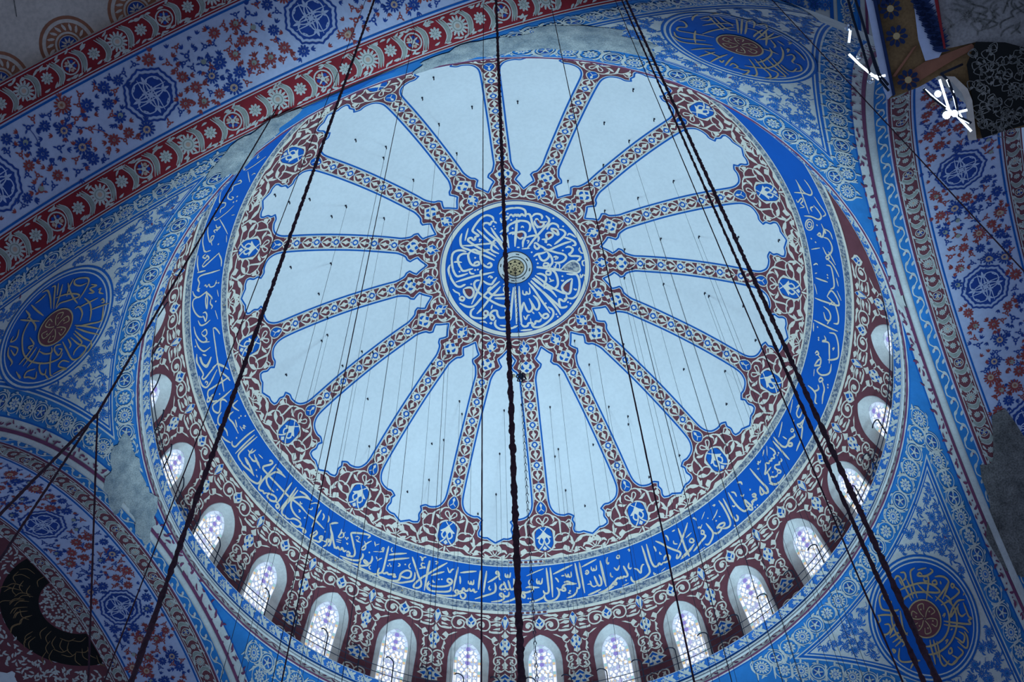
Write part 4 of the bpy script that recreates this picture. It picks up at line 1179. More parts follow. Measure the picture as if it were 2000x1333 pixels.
# inscription band
def annulus(name, y0, y1, h, m, parent, n=192, k=5):
    return grid_mesh(name, pol_map, np.linspace(0, 2 * pi, n + 1), np.linspace(y0, y1, k), m, parent, True, h)
band = annulus('inscription_band', Y_BAND0, Y_BAND1, 0.012, M['bandblue'], ceiling)
annulus('speckled_border', Y_RIB + 0.03, Y_BAND0 - 0.02, 0.014, M['mosaic'], band)
annulus('speckled_border', Y_BAND1 + 0.03, 14.19, 0.014, M['mosaic'], band)
for y0, y1 in ((Y_RIB - 0.03, Y_RIB + 0.04), (Y_BAND0 - 0.025, Y_BAND0 + 0.015), (Y_BAND1 - 0.01, Y_BAND1 + 0.035), (14.18, Y_DRUM + 0.03)):
    annulus('cream_line', y0, y1, 0.018, M['cream'], band)
p = Paint(); q = Paint()
for y in (12.20, 14.04):                         # gilt dots and white sprigs of the speckled borders
    for i in range(150):
        a = 2 * pi * i / 150
        p.add(np.array([(a - .0022, y - .03), (a + .0022, y - .03), (a + .0022, y + .03), (a - .0022, y + .03)]), [(0, 1, 2, 3)]) if i % 6 == 0 else None
        for _ in range(3):
            b = a + random.uniform(0, .04); c = y + random.uniform(-.1, .1); w = random.uniform(.0012, .003)
            q.add(np.array([(b - w, c - .014), (b + w, c - .014), (b + w * .5, c + .02), (b - w, c + .012)]), [(0, 1, 2, 3)])
p.build('gilt_dot', pol_map, 0.03, M['gold'], band); o = q.build('sprig', pol_map, 0.024, M['pale'], band); o['kind'] = 'stuff'
# repaired stretch with a chain pattern
for (yc, dy) in ((12.17, .09), (14.26, .09)):
    a0, a1 = math.radians(86.6), math.radians(94.2)
    p = Paint(); p.grid(a0, a1, yc - dy, yc + dy, 16, 1); ch = p.build('chain_border', pol_map, 0.032, M['cream'], band)
    p = Paint(); q = Paint(); nl = 7
    for i in range(nl):
        a = a0 + (a1 - a0) * (i + .5) / nl; w = (a1 - a0) / nl * .36
        p.add(np.array([(a - w, yc), (a - w * .7, yc + .045), (a + w * .7, yc + .045), (a + w, yc), (a + w * .7, yc - .045), (a - w * .7, yc - .045)]), [(0, 1, 2, 3, 4, 5)])
    for sgn in (-1, 1): q.grid(a0, a1, yc + sgn * .068 - .012, yc + sgn * .068 + .012, 16, 1)
    p.build('chain_link', pol_map, 0.036, M['maroon'], ch); q.build('chain_line', pol_map, 0.036, M['blue'], ch)

# ------------------------------------------------------------------ drum with windows
WOUT = jseg([(0, 15.17), (.17, 15.24), (.40, 15.40), (.60, 15.66), (.73, 15.95), (.785, 16.30)], [(.785, 16.30), (.785, 17.2), (.785, 18.1), (.785, 18.95)])
WIN = jseg([(0, 15.46), (.12, 15.50), (.28, 15.62), (.41, 15.80), (.49, 16.02), (.52, 16.28)], [(.52, 16.28), (.52, 17.2), (.52, 18.1), (.52, 18.85)])
def full(Hf): return np.vstack([(Hf * (-1, 1))[::-1], Hf[1:]])
hw = lambda y: pi / NW * RD * np.sin(y / RD)
ys = np.linspace(Y_DRUM, Y_END, 12)
wo = full(WOUT)
sect = np.vstack([np.stack([-hw(ys[::-1]), ys[::-1]], 1), np.stack([np.linspace(-hw(Y_DRUM), hw(Y_DRUM), 7)[1:-1], np.full(5, Y_DRUM)], 1), np.stack([hw(ys), ys], 1), [(0.9, Y_END)], wo[::-1] , [(-0.9, Y_END)]])
# outline runs down to the sill, along the bottom and up round the window
sect = np.vstack([np.stack([-hw(ys[::-1]), ys[::-1]], 1), np.stack([np.linspace(-hw(Y_DRUM), hw(Y_DRUM), 7)[1:-1], np.full(5, Y_DRUM)], 1), np.stack([hw(ys), ys], 1), np.array([(0.785, Y_END)]), wo[::-1], np.array([(-0.785, Y_END)])])
p = Paint(); p.region(sect, 0.5); A_ = p.arr(); drum_me = mesh_data('drum_panel', dome_map(0)(A_[:, 0], A_[:, 1], 0.0), p.F, M['maroon'], True)
p = Paint(); p.grid(-1, 1, Y_DRUM, Y_END, 6, 12); A_ = p.arr()
solid_me = mesh_data('drum_panel', pol_map(A_[:, 0] * pi / NW, A_[:, 1], 0.0), p.F, M['maroon'], True)
dd = Deco(); draw(dd, BUD, mirror=False)
COL = [(k, w * 1.25, f_) for k, w, f_ in COL]; cd = Deco(); draw(cd, COL)
low = [e for e in COL if 15.0 < np.array(e[2]).reshape(-1, 2)[:, 1].mean() / 1000 < 17.5]
draw(cd, [e for e in COL if 16.05 < np.array(e[2]).reshape(-1, 2)[:, 1].mean() / 1000 < 17.0], dy=1.62)
draw(cd, [e for e in COL if 15.2 < np.array(e[2]).reshape(-1, 2)[:, 1].mean() / 1000 < 15.99 and np.array(e[2]).reshape(-1, 2)[:, 0].max() < 600], dy=3.0)
wpart = []
for nm, key, h, m in (('scrollwork', 'cream', .012, 'cream'), ('blue_cell', 'blue', .0122, 'blue'), ('dark_cell', 'maroon', .0124, 'maroon')):
    Vs = []; Fs = []; n = 0
    for dec, ph in ((dd, 0.0), (cd, pi / NW)):
        if key in dec.p:
            A_ = dec[key].arr(); Vs.append(dec[key].mapped(dome_map(ph), h)); Fs += [c + n for c in dec[key].F]; n += len(A_)
    if Vs: wpart.append((nm, mesh_data(nm, np.vstack(Vs), Fs, M[m])))
# window: splayed reveal, plaster lattice, panes
wi = full(WIN)
def loft(A, ha, B, hb):
    f = dome_map(0); n = len(A); V = np.vstack([f(A[:, 0], A[:, 1], ha), f(B[:, 0], B[:, 1], hb)]); return V, [(i, i + 1, n + i + 1, n + i) for i in range(n - 1)]
V1, F1 = loft(wo, 0.004, wo * (0.97, 1) + (0, 0.02), 0.02); V2, F2 = loft(wo * (0.97, 1) + (0, 0.02), 0.02, wi, -0.28)
n1 = len(V1); reveal_me = mesh_data('window', np.vstack([V1, V2]), F1 + [tuple(i + n1 for i in f) for f in F2], M['greywhite'], False)
p = Paint(); p.region(wi * (1.02, 1), 0.6); A_ = p.arr(); lattice_me = mesh_data('lattice', dome_map(0)(A_[:, 0], A_[:, 1], -0.29), p.F, M['plaster'])
m_lat = glassmat('glowing_lattice_plaster', (0.50, 0.60, 0.82), 0.72); lattice_me.materials[0] = m_lat  # plaster given a glow in place of daylight coming through the lattice
GP = [Paint() for _ in G]; wrnd = random.Random(3)
lim = lambda y: float(np.interp(y, WIN[:, 1], WIN[:, 0]))
# arched top pieces and side strips
for sgn in (-1, 1):
    for i, (ya, yb) in enumerate([(15.52, 15.66), (15.68, 15.86), (15.88, 16.08)]):
        xa, xb = lim(ya) * .95, lim(yb) * .95
        GP[5].poly([(sgn * xa, ya), (sgn * xb, yb), (sgn * (xb - .10), yb + .02), (sgn * max(xa - .10, 0.0), ya + .07)])
    y = 16.11; seq = [3, 2, 0, 3, 2, 0, 0, 3, 2, 0, 0, 3, 2]
    for i, g in enumerate(seq):
        L_ = .12 if g in (2, 3) else .27
        if y + L_ > 18.85: break
        GP[g].add(np.array([(sgn * .40, y), (sgn * .495, y), (sgn * .495, y + L_ - .02), (sgn * .40, y + L_ - .02)]), [(0, 1, 2, 3)]); y += L_
GP[3].star(0, 15.56, .05, .03, 3, pi / 2)
y = 15.72; row = 0
while y < 18.85:
    k = row % 4
    xs = [0] if k == 0 else ([-.11, .11] if k in (1, 3) else [-.21, 0, .21])
    xs = [x for x in xs + ([-.30, .30] if k in (1, 3) else []) if abs(x) < min(.36, lim(y) - .12)]
    for x in xs:
        if k in (0, 2) and abs(x) < .05: GP[1 if row < 6 else (4 if k == 0 else 0)].disc(x, y, .095 if row < 6 else .075, 6)
        else: GP[0].disc(x + wrnd.uniform(-.01, .01), y, .066, 8)
    for x in np.arange(-.33, .34, .075):
        if all(abs(x - a) > .10 for a in xs) and abs(x) < lim(y) - .14: GP[wrnd.choice([0, 4, 5, 2, 5])].disc(float(x), y + .01, .034, 4, a=wrnd.uniform(0, 1))
    for x in np.arange(-.30, .31, .12):
        if abs(x) < lim(y) - .16: GP[wrnd.choice([0, 4, 5, 0, 2])].disc(float(x) + .03, y + .075, .036, 5, a=wrnd.uniform(0, 1))
    y += .145; row += 1
Vs = []; Fs = []; mi = []; n = 0
for g, P_ in enumerate(GP):
    A_ = P_.arr(); Vs.append(dome_map(0)(A_[:, 0], A_[:, 1], -0.27)); Fs += [c + n for c in P_.F]; mi += [g] * sum(len(c) for c in P_.F); n += len(A_)
panes_me = mesh_data('panes', np.vstack(Vs), Fs, None, mats=G, midx=mi)
ORD = ['first', 'second', 'third', 'fourth', 'fifth', 'sixth', 'seventh', 'eighth', 'ninth', 'tenth', 'eleventh', 'twelfth', 'thirteenth', 'fourteenth', 'fifteenth', 'sixteenth', 'seventeenth', 'eighteenth', 'nineteenth', 'twentieth']
WIDX = list(range(13, -3, -1))                   # from the left of the picture to its right
for i in range(NW):
    j = (i + 2) % NW - 2; a = WAZ + j * 2 * pi / NW
    seen = -2 <= j <= 13
    s = obj('drum_panel', drum_me if seen else solid_me, ceiling, a)
    if -4 <= j <= 15 or not seen and j > 24:
        for nm, me in wpart: 
            if seen or nm != 'x': obj(nm, me, s)
    if seen:
        k = WIDX.index(j); w = obj('window_%d' % (k + 1), reveal_me, None, a)
        tag(w, 'arched stained glass window in the drum, %s from the left' % ORD[k], 'window', 'stained glass windows round the dome', 'structure')
        obj('lattice', lattice_me, w); g = obj('panes', panes_me, w); g['kind'] = 'stuff'

# ------------------------------------------------------------------ cornice
def lathe(name, prof, m, parent=None, n=256):
    P = np.array(prof, float); a = np.linspace(0, 2 * pi, n + 1)
    U, I = np.meshgrid(a, np.arange(len(P))); r = P[I.ravel(), 0]; z = P[I.ravel(), 1] + ZF; u = U.ravel()
    V = np.stack([r * np.cos(u), r * np.sin(u), z], 1); k = n + 1
    return obj(name, mesh_data(name, V, [(j * k + i, j * k + i + 1, (j + 1) * k + i + 1, (j + 1) * k + i) for j in range(len(P) - 1) for i in range(n)], m), parent)
trim = lathe('trim_1', [(11.545, 34.84), (11.60, 34.90), (12.2, 34.92), (13.2, 34.92)], M['greywhite'])
tag(trim, 'moulded circular gallery cornice at the foot of the dome windows', 'cornice', kind='structure')
lathe('leaf_strip', [(11.725, 34.545), (11.635, 34.70), (11.545, 34.84)], M['midblue'], trim)
lathe('blue_ring', [(11.75, 34.475), (11.745, 34.51), (11.725, 34.545)], M['lineblue'], trim)
lathe('moulding', [(11.70, 34.19), (11.655, 34.21), (11.65, 34.25), (11.69, 34.275), (11.70, 34.29), (11.70, 34.34), (11.665, 34.36), (11.665, 34.40), (11.70, 34.42), (11.71, 34.44), (11.75, 34.475)], M['greywhite'], trim)
ss = lathe('scroll_strip', [(11.69, 33.96), (11.70, 34.19)], M['pale'], trim)
lathe('plum_line', [(11.72, 33.90), (11.675, 33.92), (11.675, 33.94), (11.69, 33.96)], M['purple'], trim)
lathe('blue_thread', [(11.698, 34.30), (11.698, 34.32)], M['lineblue'], trim)
def lathe_map(r0, z0, r1, z1):
    L = math.hypot(r1 - r0, z1 - z0); nr, nz = (z1 - z0) / L, -(r1 - r0) / L
    def f(x, y, h):
        r = r0 + (r1 - r0) * y / L - abs(nr) * h; z = z0 + (z1 - z0) * y / L - abs(nz) * h + ZF; a = x / r0
        return np.stack([r * np.cos(a), r * np.sin(a), z], -1)
    return f, L
f, L_ = lathe_map(11.725, 34.545, 11.545, 34.84)
p = Paint(); C_ = 2 * pi * 11.725; N_ = 120
for i in range(N_):
    x = C_ * i / N_; d = C_ / N_
    p.leaf(x - .22, .04, .55, .34, .12, .5); p.leaf(x - .20, .27, -.6, .28, .09, .3); p.leaf(x + .03, .05, .9, .22, .08, -.8)
    p.star(x + .2, .15, .10, .045, 6, i) if i % 2 else p.petals(x + .2, .15, .03, .12, 8)
    p.disc(x - .03, .26, .03, 6); p.leaf(x - .1, .15, .2, .2, .10, .3); p.leaf(x + .16, .30, -2.6, .2, .07, .4); p.disc(x + .05, .04, .028, 5); p.stroke([(x - .3, .02), (x, .03), (x + .32, .02)], .018, 1, 2); p.stroke([(x - .3, .33), (x, .32), (x + .32, .33)], .018, 1, 2)
p.build('leaf_painting', f, 0.012, M['pale'], trim)['kind'] = 'stuff'
f, L_ = lathe_map(11.69, 33.96, 11.70, 34.19); p = Paint(); N_ = 90; C_ = 2 * pi * 11.69
for i in range(N_):
    x = C_ * i / N_
    p.stroke([(x, .05), (x + .2, .18), (x + .42, .18), (x + .6, .06), (x + .82, .05)], .028, .6, 3); p.leaf(x + .25, .05, .3, .22, .08, .6); p.leaf(x + .62, .18, -.5, .2, .07, .4); p.star(x + .1, .16, .05, .025, 5)
p.build('scroll_painting', f, 0.012, M['purple'], ss)['kind'] = 'stuff'
# ------------------------------------------------------------------ lettering
def draw_text(p, data, sx=1000.0, sy=1000.0, aspect=None, dy=0.0, kw=1.0):
    for w, fl in data:
        P = np.array(fl, float).reshape(-1, 2) / (sx, sy) + (0, dy)
        if w < 0: 
            r = -w / 1000.0 * .62; p.fan(P[0] + np.array([(r, 0), (0, r), (-r, 0), (0, -r)]), P[0])
        else: p.stroke(P, w / 1000.0 * kw, .45, 4)
# the inscription runs round the band: azimuth becomes arc length at the middle of the band
RB_ = RD * sin(13.1 / RD)
def band_map(x, y, h): return pol_map(x / RB_, y, h)
p = Paint(); draw_text(p, [(w, [v * RB_ / 10.0 if i % 2 == 0 else v for i, v in enumerate(fl)]) for w, fl in BAND_TEXT], kw=1.15)
p.build('calligraphy', band_map, 0.03, M['gilt'], band)
p = Paint(); draw_text(p, MED_TEXT, kw=1.2); p.build('calligraphy', disc_map, 0.04, M['cream'], medallion)
p = Paint(); q = Paint()
for k, fl in MED_FILL: (p if k else q).poly(np.array(fl, float).reshape(-1, 2) / 1000)
p.build('dark_drop', disc_map, 0.05, M['maroon'], medallion); q.build('grey_drop', disc_map, 0.05, M['mosaic'], medallion)
def draw_roundel(p, side, yr, xr):
    if side in ROUND_TEXT:
        draw_text(p, ROUND_TEXT[side], dy=RP * 1.035, kw=1.25)
    else: draw_text(p, ROUND_TEXT['right'], dy=yr)
    for i in range(6):                            # interlaced knot of the heart
        a = i * pi / 3
        p.stroke([(xr + .06 * cos(a), yr + .06 * sin(a)), (xr + .25 * cos(a + .3), yr + .25 * sin(a + .3)), (xr + .44 * cos(a + .15), yr + .44 * sin(a + .15)), (xr + .46 * cos(a - .3), yr + .46 * sin(a - .3)), (xr + .28 * cos(a - .35), yr + .28 * sin(a - .35))], .035, .7, 4)
        p.disc(xr + .3 * cos(a + .02), yr + .3 * sin(a + .02), .03, 6)
# ------------------------------------------------------------------ pendentives
TT = math.asin(11.72 / RP); PSI0 = math.acos(SA / RP)
USIDE = {'left': 1, 'top': -1}                   # the side of a pendentive that meets the upper left arch has no scroll strip
def pend_outline(dt, da, thmax=1.50, n=40, us=0):
    """outline in (arc x, arc y) of the part of a pendentive further than dt from the cornice and da from both arches"""
    t0 = TT + dt / RP
    def ulim(th, d_=da):
        v = math.cos(PSI0 + d_ / RP) / math.sin(th); return pi / 4 if v >= 1 else pi / 4 - math.acos(v)
    ths = np.linspace(t0, thmax, n) ** 1.0
    R_ = np.array([(ulim(t) * RP * math.sin(t), RP * t) for t in ths])
    dn = max(da - .36, 0.0) if us and da > 0 else da
    N_ = np.array([(ulim(t, dn) * RP * math.sin(t), RP * t) for t in ths])
    if us > 0: R_, L_ = N_, (R_ * (-1, 1))[::-1]
    else: L_ = (N_ * (-1, 1))[::-1]
    top = np.array([(u * RP * math.sin(t0), RP * t0) for u in np.linspace(L_[-1, 0] / (RP * math.sin(t0)), R_[0, 0] / (RP * math.sin(t0)), 24)])
    return np.vstack([L_[:-1], top, R_[1:]])
def rosette(d, x, y, r, kind, a=0.0, c=('pale', 'sage', 'peach', 'navy')):
    if kind == 0:
        d[c[0]].petals(x, y, r * .25, r, 14, .40, a); d[c[0]].disc(x, y, r * .62, 14); d[c[1]].ring(x, y, r * .40, r * .50, 14); d[c[2]].disc(x, y, r * .22, 8)
    elif kind == 1:
        d[c[0]].petals(x, y, r * .2, r * .85, 9, .44, a); d[c[0]].disc(x, y, r * .55, 12); d[c[1]].petals(x, y, r * .12, r * .45, 7, .3, a)
    else:
        d[c[0]].ring(x, y, r * .84, r, 18)
        for i in range(5):
            t = a + i * 2 * pi / 5; d[c[2] if i % 2 else c[3]].disc(x + r * .5 * cos(t), y + r * .5 * sin(t), r * .2, 7); d[c[0]].leaf(x + r * .2 * cos(t + .6), y + r * .2 * sin(t + .6), t + .6, r * .55, r * .2)
        d[c[0]].disc(x, y, r * .25, 8)
def band_pos(az, psi, chi):
    """a point on the pendentive sphere at angle psi from an arch axis -> azimuth, polar angle"""
    n = np.array([cos(az), sin(az), 0]); t = np.array([-sin(az), cos(az), 0])
    v = cos(psi) * n + sin(psi) * (cos(chi) * np.array([0, 0, 1]) + sin(chi) * t)
    return math.atan2(v[1], v[0]), math.acos(v[2])
# flower templates
def tmpl(fn):
    d = Deco(); fn(d); return d
def t_big(c):
    def f(d):
        d[c].petals(0, 0, .08, .22, 13, .40); d[c].disc(0, 0, .13, 12); d['peach'].disc(.02, -.02, .10, 10); d[c + '_c'].star(.02, -.02, .06, .03, 5)
    return f
def t_med(c):
    def f(d):
        d[c].petals(0, 0, .05, .165, 10, .44); d[c].ring(0, 0, .045, .10, 10); d[c + '_c'].disc(0, 0, .03, 6)
    return f
def t_small(c):
    def f(d):
        d[c].ring(0, 0, .03, .07, 8); d[c].leaf(.07, 0, .2, .12, .05); d[c].leaf(-.06, .03, 2.5, .11, .05); d[c].leaf(0, -.07, -1.4, .10, .05)
    return f
def t_sprig(c):
    def f(d):
        for a in (-.6, 0, .6): d[c].leaf(0, 0, pi / 2 + a, .15, .05)
    return f
FL = {(k, c): tmpl(fn(c)) for c in ('b', 'r', 'n') for k, fn in enumerate((t_big, t_med, t_small, t_sprig))}
def put(d, T, x, y, a, k):
    for key, p_ in T.p.items(): d[key].place(p_, x, y, a, k)
def angd(a, b): return (a - b + pi) % (2 * pi) - pi

PEND = {'left': AZ - pi, 'top': AZ - pi / 2, 'right': AZ, 'bottom': AZ + pi / 2}
PEND_LABEL = {'left': 'blue floral pendentive with a gilt calligraphy roundel at the left edge', 'top': 'blue floral pendentive with an oval roundel beside the top of the dome',
              'right': 'blue floral pendentive with a gilt roundel at the lower right', 'bottom': 'blue floral pendentive below the dome, cut off by the lower edge'}
RC_XY = {'right': (.19, 16.18), 'left': (.01, 16.6), 'top': (-.1, 16.67), 'bottom': (0, 16.4)}
TH_R = 1.035                                    # polar angle of the roundel centres
pend_o = {}
for side, az in PEND.items():
    f = pend_map(az); us = USIDE.get(side, 0)
    p = Paint(); p.region(pend_outline(0.0, 0.0, 1.57), 0.6); root = p.build('wall_pendentive_' + side, f, 0.0, M['pale'], None, True)
    tag(root, PEND_LABEL[side], 'pendentive', kind='structure'); pend_o[side] = root
    p = Paint(); p.region(pend_outline(0.0, 0.14, 1.56, us=us), 0.5); p.build('scroll_border', f, 0.008, M['greywhite'], root)
    for dt, da, m, h in ((0.05, .40, 'lineblue', .014), (0.09, .45, 'skyblue', .018), (.86, 1.20, 'greywhite', .024), (.90, 1.25, 'lineblue', .030), (.97, 1.33, 'greywhite', .036), (1.0, 1.37, 'lineblue', .042), (1.04, 1.42, 'greywhite', .048)):
        p = Paint(); p.region(pend_outline(dt, da, 1.55, us=us), 0.45)
        p.build({'lineblue': 'blue_line', 'skyblue': 'rosette_border', 'greywhite': 'white_line'}[m] if dt < 1.03 else 'flower_field', f, h, M[m], root)
    # purple edge beside the arches
    d = Deco()
    for sg in (-1, 1):
        ar = az + sg * pi / 4
        if sg == us: continue
        for w0, key, wd in ((.07, 'plum', .11), ):
            pts = []
            for chi in np.linspace(-pi / 2, pi / 2, 80):
                ph, th = band_pos(ar, PSI0 + w0 / RP, chi)
                if TT < th < 1.55 and abs(angd(ph, az)) < pi / 4: pts.append((angd(ph, az) * RP * sin(th), RP * th))
            if len(pts) > 4: d[key].stroke(pts, wd, 1, 1)
        L_ = (PSI0) * RP
        for i in range(-60, 61):
            chi = i * .42 / (RP * sin(PSI0)); ph, th = band_pos(ar, PSI0 + .27 / RP, chi)
            if TT < th < 1.55 and abs(angd(ph, az)) < pi / 4:
                x, y = angd(ph, az) * RP * sin(th), RP * th; a = -sg * (pi / 2 - abs(chi)) + pi / 2
                d['plum'].leaf(x, y, random.uniform(0, 6.3), .22, .08, 1.5); d['plum'].star(x + .05, y + .16, .05, .02, 5); d['plum'].leaf(x - .05, y - .1, random.uniform(0, 6.3), .18, .06, -1)
    # rosettes: round the cornice, then down along both arches
    cset = ('pale', 'midblue', 'midblue', 'navy'); k = 0
    wmax = pi / 4 * 11.9
    def ok_arch(ph, th):
        for sg in (-1, 1):
            c = sin(th) * cos(angd(ph, az + sg * pi / 4))
            if math.acos(min(1, c)) < PSI0 + .72 / RP: return False
        return True
    y = RP * TT + .48
    for i in range(-14, 15):
        x = i * .60; ph = az + x / (RP * sin(y / RP))
        if ok_arch(ph, y / RP):
            rosette(d, x, y, .235, i % 3, random.random() * 6, cset); s_ = 1 if i % 2 else -1
            d['pale'].stroke([(x + .2, y - s_ * .3), (x + .30, y - s_ * .08), (x + .30, y + s_ * .12), (x + .42, y + s_ * .3)], .06, .4, 3)
            d['pale'].leaf(x + .12, y + s_ * .26, .3, .2, .07); d['pale'].leaf(x - .12, y - s_ * .26, 3.4, .2, .07); d['pale'].ring(x, y, .275, .30, 18)
            for q in range(7):
                b_ = random.random() * 6.28; d['pale'].leaf(x + .31 * cos(b_), y + .31 * sin(b_), b_ + 1.2, .15, .05, .8)
    for sg in (-1, 1):
        ar = az + sg * pi / 4; bo = .82 - (.36 if sg == us else 0)
        for i in range(-40, 41):
            chi = i * .60 / (RP * sin(PSI0 + .8 / RP)); ph, th = band_pos(ar, PSI0 + bo / RP, chi)
            if not (TT + .35 / RP < th < 1.54 and abs(angd(ph, az)) < pi / 4 - .01): continue
            if th < TT + .75 / RP and ok_arch(ph, TT + .48 / RP): continue
            if angd(ph, az) * sg < 0: continue
            x, y = angd(ph, az) * RP * sin(th), RP * th
            rosette(d, x, y, .235, i % 3, random.random() * 6, cset)
            ph2, th2 = band_pos(ar, PSI0 + (bo - .27) / RP, chi + .028); ph3, th3 = band_pos(ar, PSI0 + (bo + .28) / RP, chi + .034); ph4, th4 = band_pos(ar, PSI0 + bo / RP, chi + .030)
            d['pale'].stroke([(angd(a_, az) * RP * sin(b_), RP * b_) for a_, b_ in ((ph2, th2), (ph4, th4), (ph3, th3))], .06, .4, 3)
            d['pale'].leaf(x + .15, y + .24, .8, .2, .07); d['pale'].leaf(x - .18, y - .22, 3.9, .2, .07); d['pale'].ring(x, y, .275, .30, 18)
            for q in range(7):
                b_ = random.random() * 6.28; d['pale'].leaf(x + .31 * cos(b_), y + .31 * sin(b_), b_ + 1.2, .15, .05, .8)
    # blue flowers of the triangular field
    inner = pend_outline(1.12, 1.52, 1.53, 16, us); xr, yr = RC_XY[side]
    def okf(x, y):
        th = y / RP; u = x / (RP * math.sin(th))
        if not TT + 1.15 / RP < th < 1.53 or math.hypot(x - xr, y - yr) < 2.1: return False
        return all(math.acos(min(1.0, math.sin(th) * math.cos(u - s_ * pi / 4))) > PSI0 + (1.56 - (.36 if s_ == us else 0)) / RP for s_ in (-1, 1))
    x0, y0 = inner.min(0); x1, y1 = inner.max(0)
    pts = poisson(14000, x0, x1, y0, y1, .30, okf)
    for i, (x, y) in enumerate(pts):
        a = random.random() * 6.28
        put(d, FL[(1, 'b')] if i % 3 else FL[(0, 'b')], x, y, a, .82 if i % 3 else .70)
        for _ in range(5):
            b = random.random() * 6.28; d['b'].leaf(x + .13 * cos(b), y + .13 * sin(b), b + .7, .17, .06, 1.2)
        if i % 9 == 0: d['plum'].leaf(x + .2, y, random.random() * 6, .16, .06)
    for (x, y) in poisson(4000, x0, x1, y0, y1, .25, okf):
        b = random.random() * 6.28; d['b'].stroke([(x, y), (x + .12 * cos(b), y + .12 * sin(b)), (x + .2 * cos(b + .8), y + .2 * sin(b + .8))], .022, .6, 3)
    d.build({'plum': ('scroll_painting', .055, 'purple'), 'pale': ('rosette_painting', .056, 'pale'), 'midblue': ('rosette_ring', .062, 'midblue'), 'navy': ('rosette_eye', .064, 'navy'),
             'b': ('flower_painting', .058, 'midblue'), 'peach': ('flower_heart', .062, 'skyblue'), 'b_c': ('flower_eye', .066, 'navy')}, f, root)
    for c in root.children:
        if 'painting' in c.name or 'rosette_' in c.name or 'flower_' in c.name: c['kind'] = 'stuff'
    # roundel
    p = Paint()
    for a_, b_ in ((.02, .6), (.6, 1.2), (1.2, 1.72)): p.ring(xr, yr, a_, b_, 56)
    ro = p.build('roundel', f, .062, M['bandblue'], root)
    p = Paint(); p.ring(xr, yr, 1.76, 1.84, 56); p.ring(xr, yr, 1.90, 1.97, 56); p.build('rim', f, .064, M['lineblue'], ro)
    p = Paint(); p.ring(xr, yr, 1.71, 1.77, 56); p.ring(xr, yr, 1.83, 1.91, 56); p.build('pale_rim', f, .062, M['greywhite'], ro)
    p = Paint(); p.ring(xr, yr, .02, .3, 28); p.ring(xr, yr, .3, .58, 28); p.build('heart', f, .075, M['maroon'], ro)
    g = Paint(); g.ring(xr, yr, .56, .605, 32)
    ROUND_FRAME = (f, yr, ro)
    draw_roundel(g, side, yr, xr); o = g.build('calligraphy', f, .085, M['gold'], ro)

# ------------------------------------------------------------------ arches
def octagon(d, x, y, r):
    def oc(R_, n=16, z=0): 
        out = []
        for i in range(8 * 6):
            t = i / 48 * 2 * pi; k = cos(pi / 8) / cos((t % (pi / 4)) - pi / 8); out.append((x + R_ * k * cos(t) * (1 + .018 * cos(i * pi)), y + R_ * k * sin(t) * (1 + .018 * cos(i * pi))))
        return out
    d['n'].stroke(oc(r), .055, closed=True, sub=1)
    d['n'].fan(oc(r * .84), (x, y))
    L_ = d['lace']
    for i in range(4):
        t = i * pi / 2 + pi / 4
        cx, cy = x + r * .33 * cos(t), y + r * .33 * sin(t)
        L_.stroke([(cx + r * .36 * cos(b), cy + r * .36 * sin(b)) for b in np.linspace(0, 2 * pi, 10)[:-1]], .032, closed=True, sub=3)
        L_.stroke([(x + r * .72 * cos(t - .5), y + r * .72 * sin(t - .5)), (x + r * .35 * cos(t - .2), y + r * .35 * sin(t - .2)), (x + r * .2 * cos(t + .6), y + r * .2 * sin(t + .6)), (x + r * .55 * cos(t + .75), y + r * .55 * sin(t + .75))], .03, .5, 4)
        u = i * pi / 2
        L_.leaf(x + r * .5 * cos(u), y + r * .5 * sin(u), u, r * .24, .07); L_.leaf(x + r * .45 * cos(u), y + r * .45 * sin(u), u + .9, r * .2, .05); L_.leaf(x + r * .45 * cos(u), y + r * .45 * sin(u), u - .9, r * .2, .05)
        L_.leaf(x + r * .62 * cos(t), y + r * .62 * sin(t), t + 1.2, r * .18, .05); L_.leaf(x + r * .62 * cos(t), y + r * .62 * sin(t), t - 1.2, r * .18, .05)
    for i in range(-1, 2):
        L_.stroke([(x - r * .28, y + i * r * .16), (x + r * .28, y + i * r * .16)], .026, 1); L_.stroke([(x + i * r * .16, y - r * .28), (x + i * r * .16, y + r * .28)], .026, 1)
def red_border(d, x0, x1, y0, y1, step, ph=0.0):
    yc = (y0 + y1) / 2; w = y1 - y0; n = int((x1 - x0) / step); r = w * .33
    for i in range(n + 1):
        x = x0 + step * (i + ph); k = (0, 1, 2, 1)[i % 4]; rr = r * (1.12 if k == 0 else (.8 if k == 1 else 1.0))
        rosette(d, x, yc, rr, k, random.random() * 6); s_ = 1 if i % 2 else -1; m = x + step / 2
        d['sage'].stroke([(m - .13, yc - s_ * w * .44), (m + .02, yc - s_ * w * .2), (m + .02, yc + s_ * w * .1), (m - .10, yc + s_ * w * .42)], .095, .35, 4)
        d['pale'].stroke([(m - .20, yc - s_ * w * .44), (m - .05, yc - s_ * w * .2), (m - .05, yc + s_ * w * .1), (m - .17, yc + s_ * w * .42)], .03, .6, 3)
        d['pale'].stroke([(m - .06, yc - s_ * w * .44), (m + .09, yc - s_ * w * .2), (m + .09, yc + s_ * w * .1), (m - .03, yc + s_ * w * .42)], .03, .6, 3)
        for q in range(9):
            b = random.choice((-1, 1)); d['pale'].leaf(x + random.uniform(-.3, .3), yc + b * w * random.uniform(.36, .44), random.uniform(-.5, .5) + (pi if q % 2 else 0), .18, .055, .6)
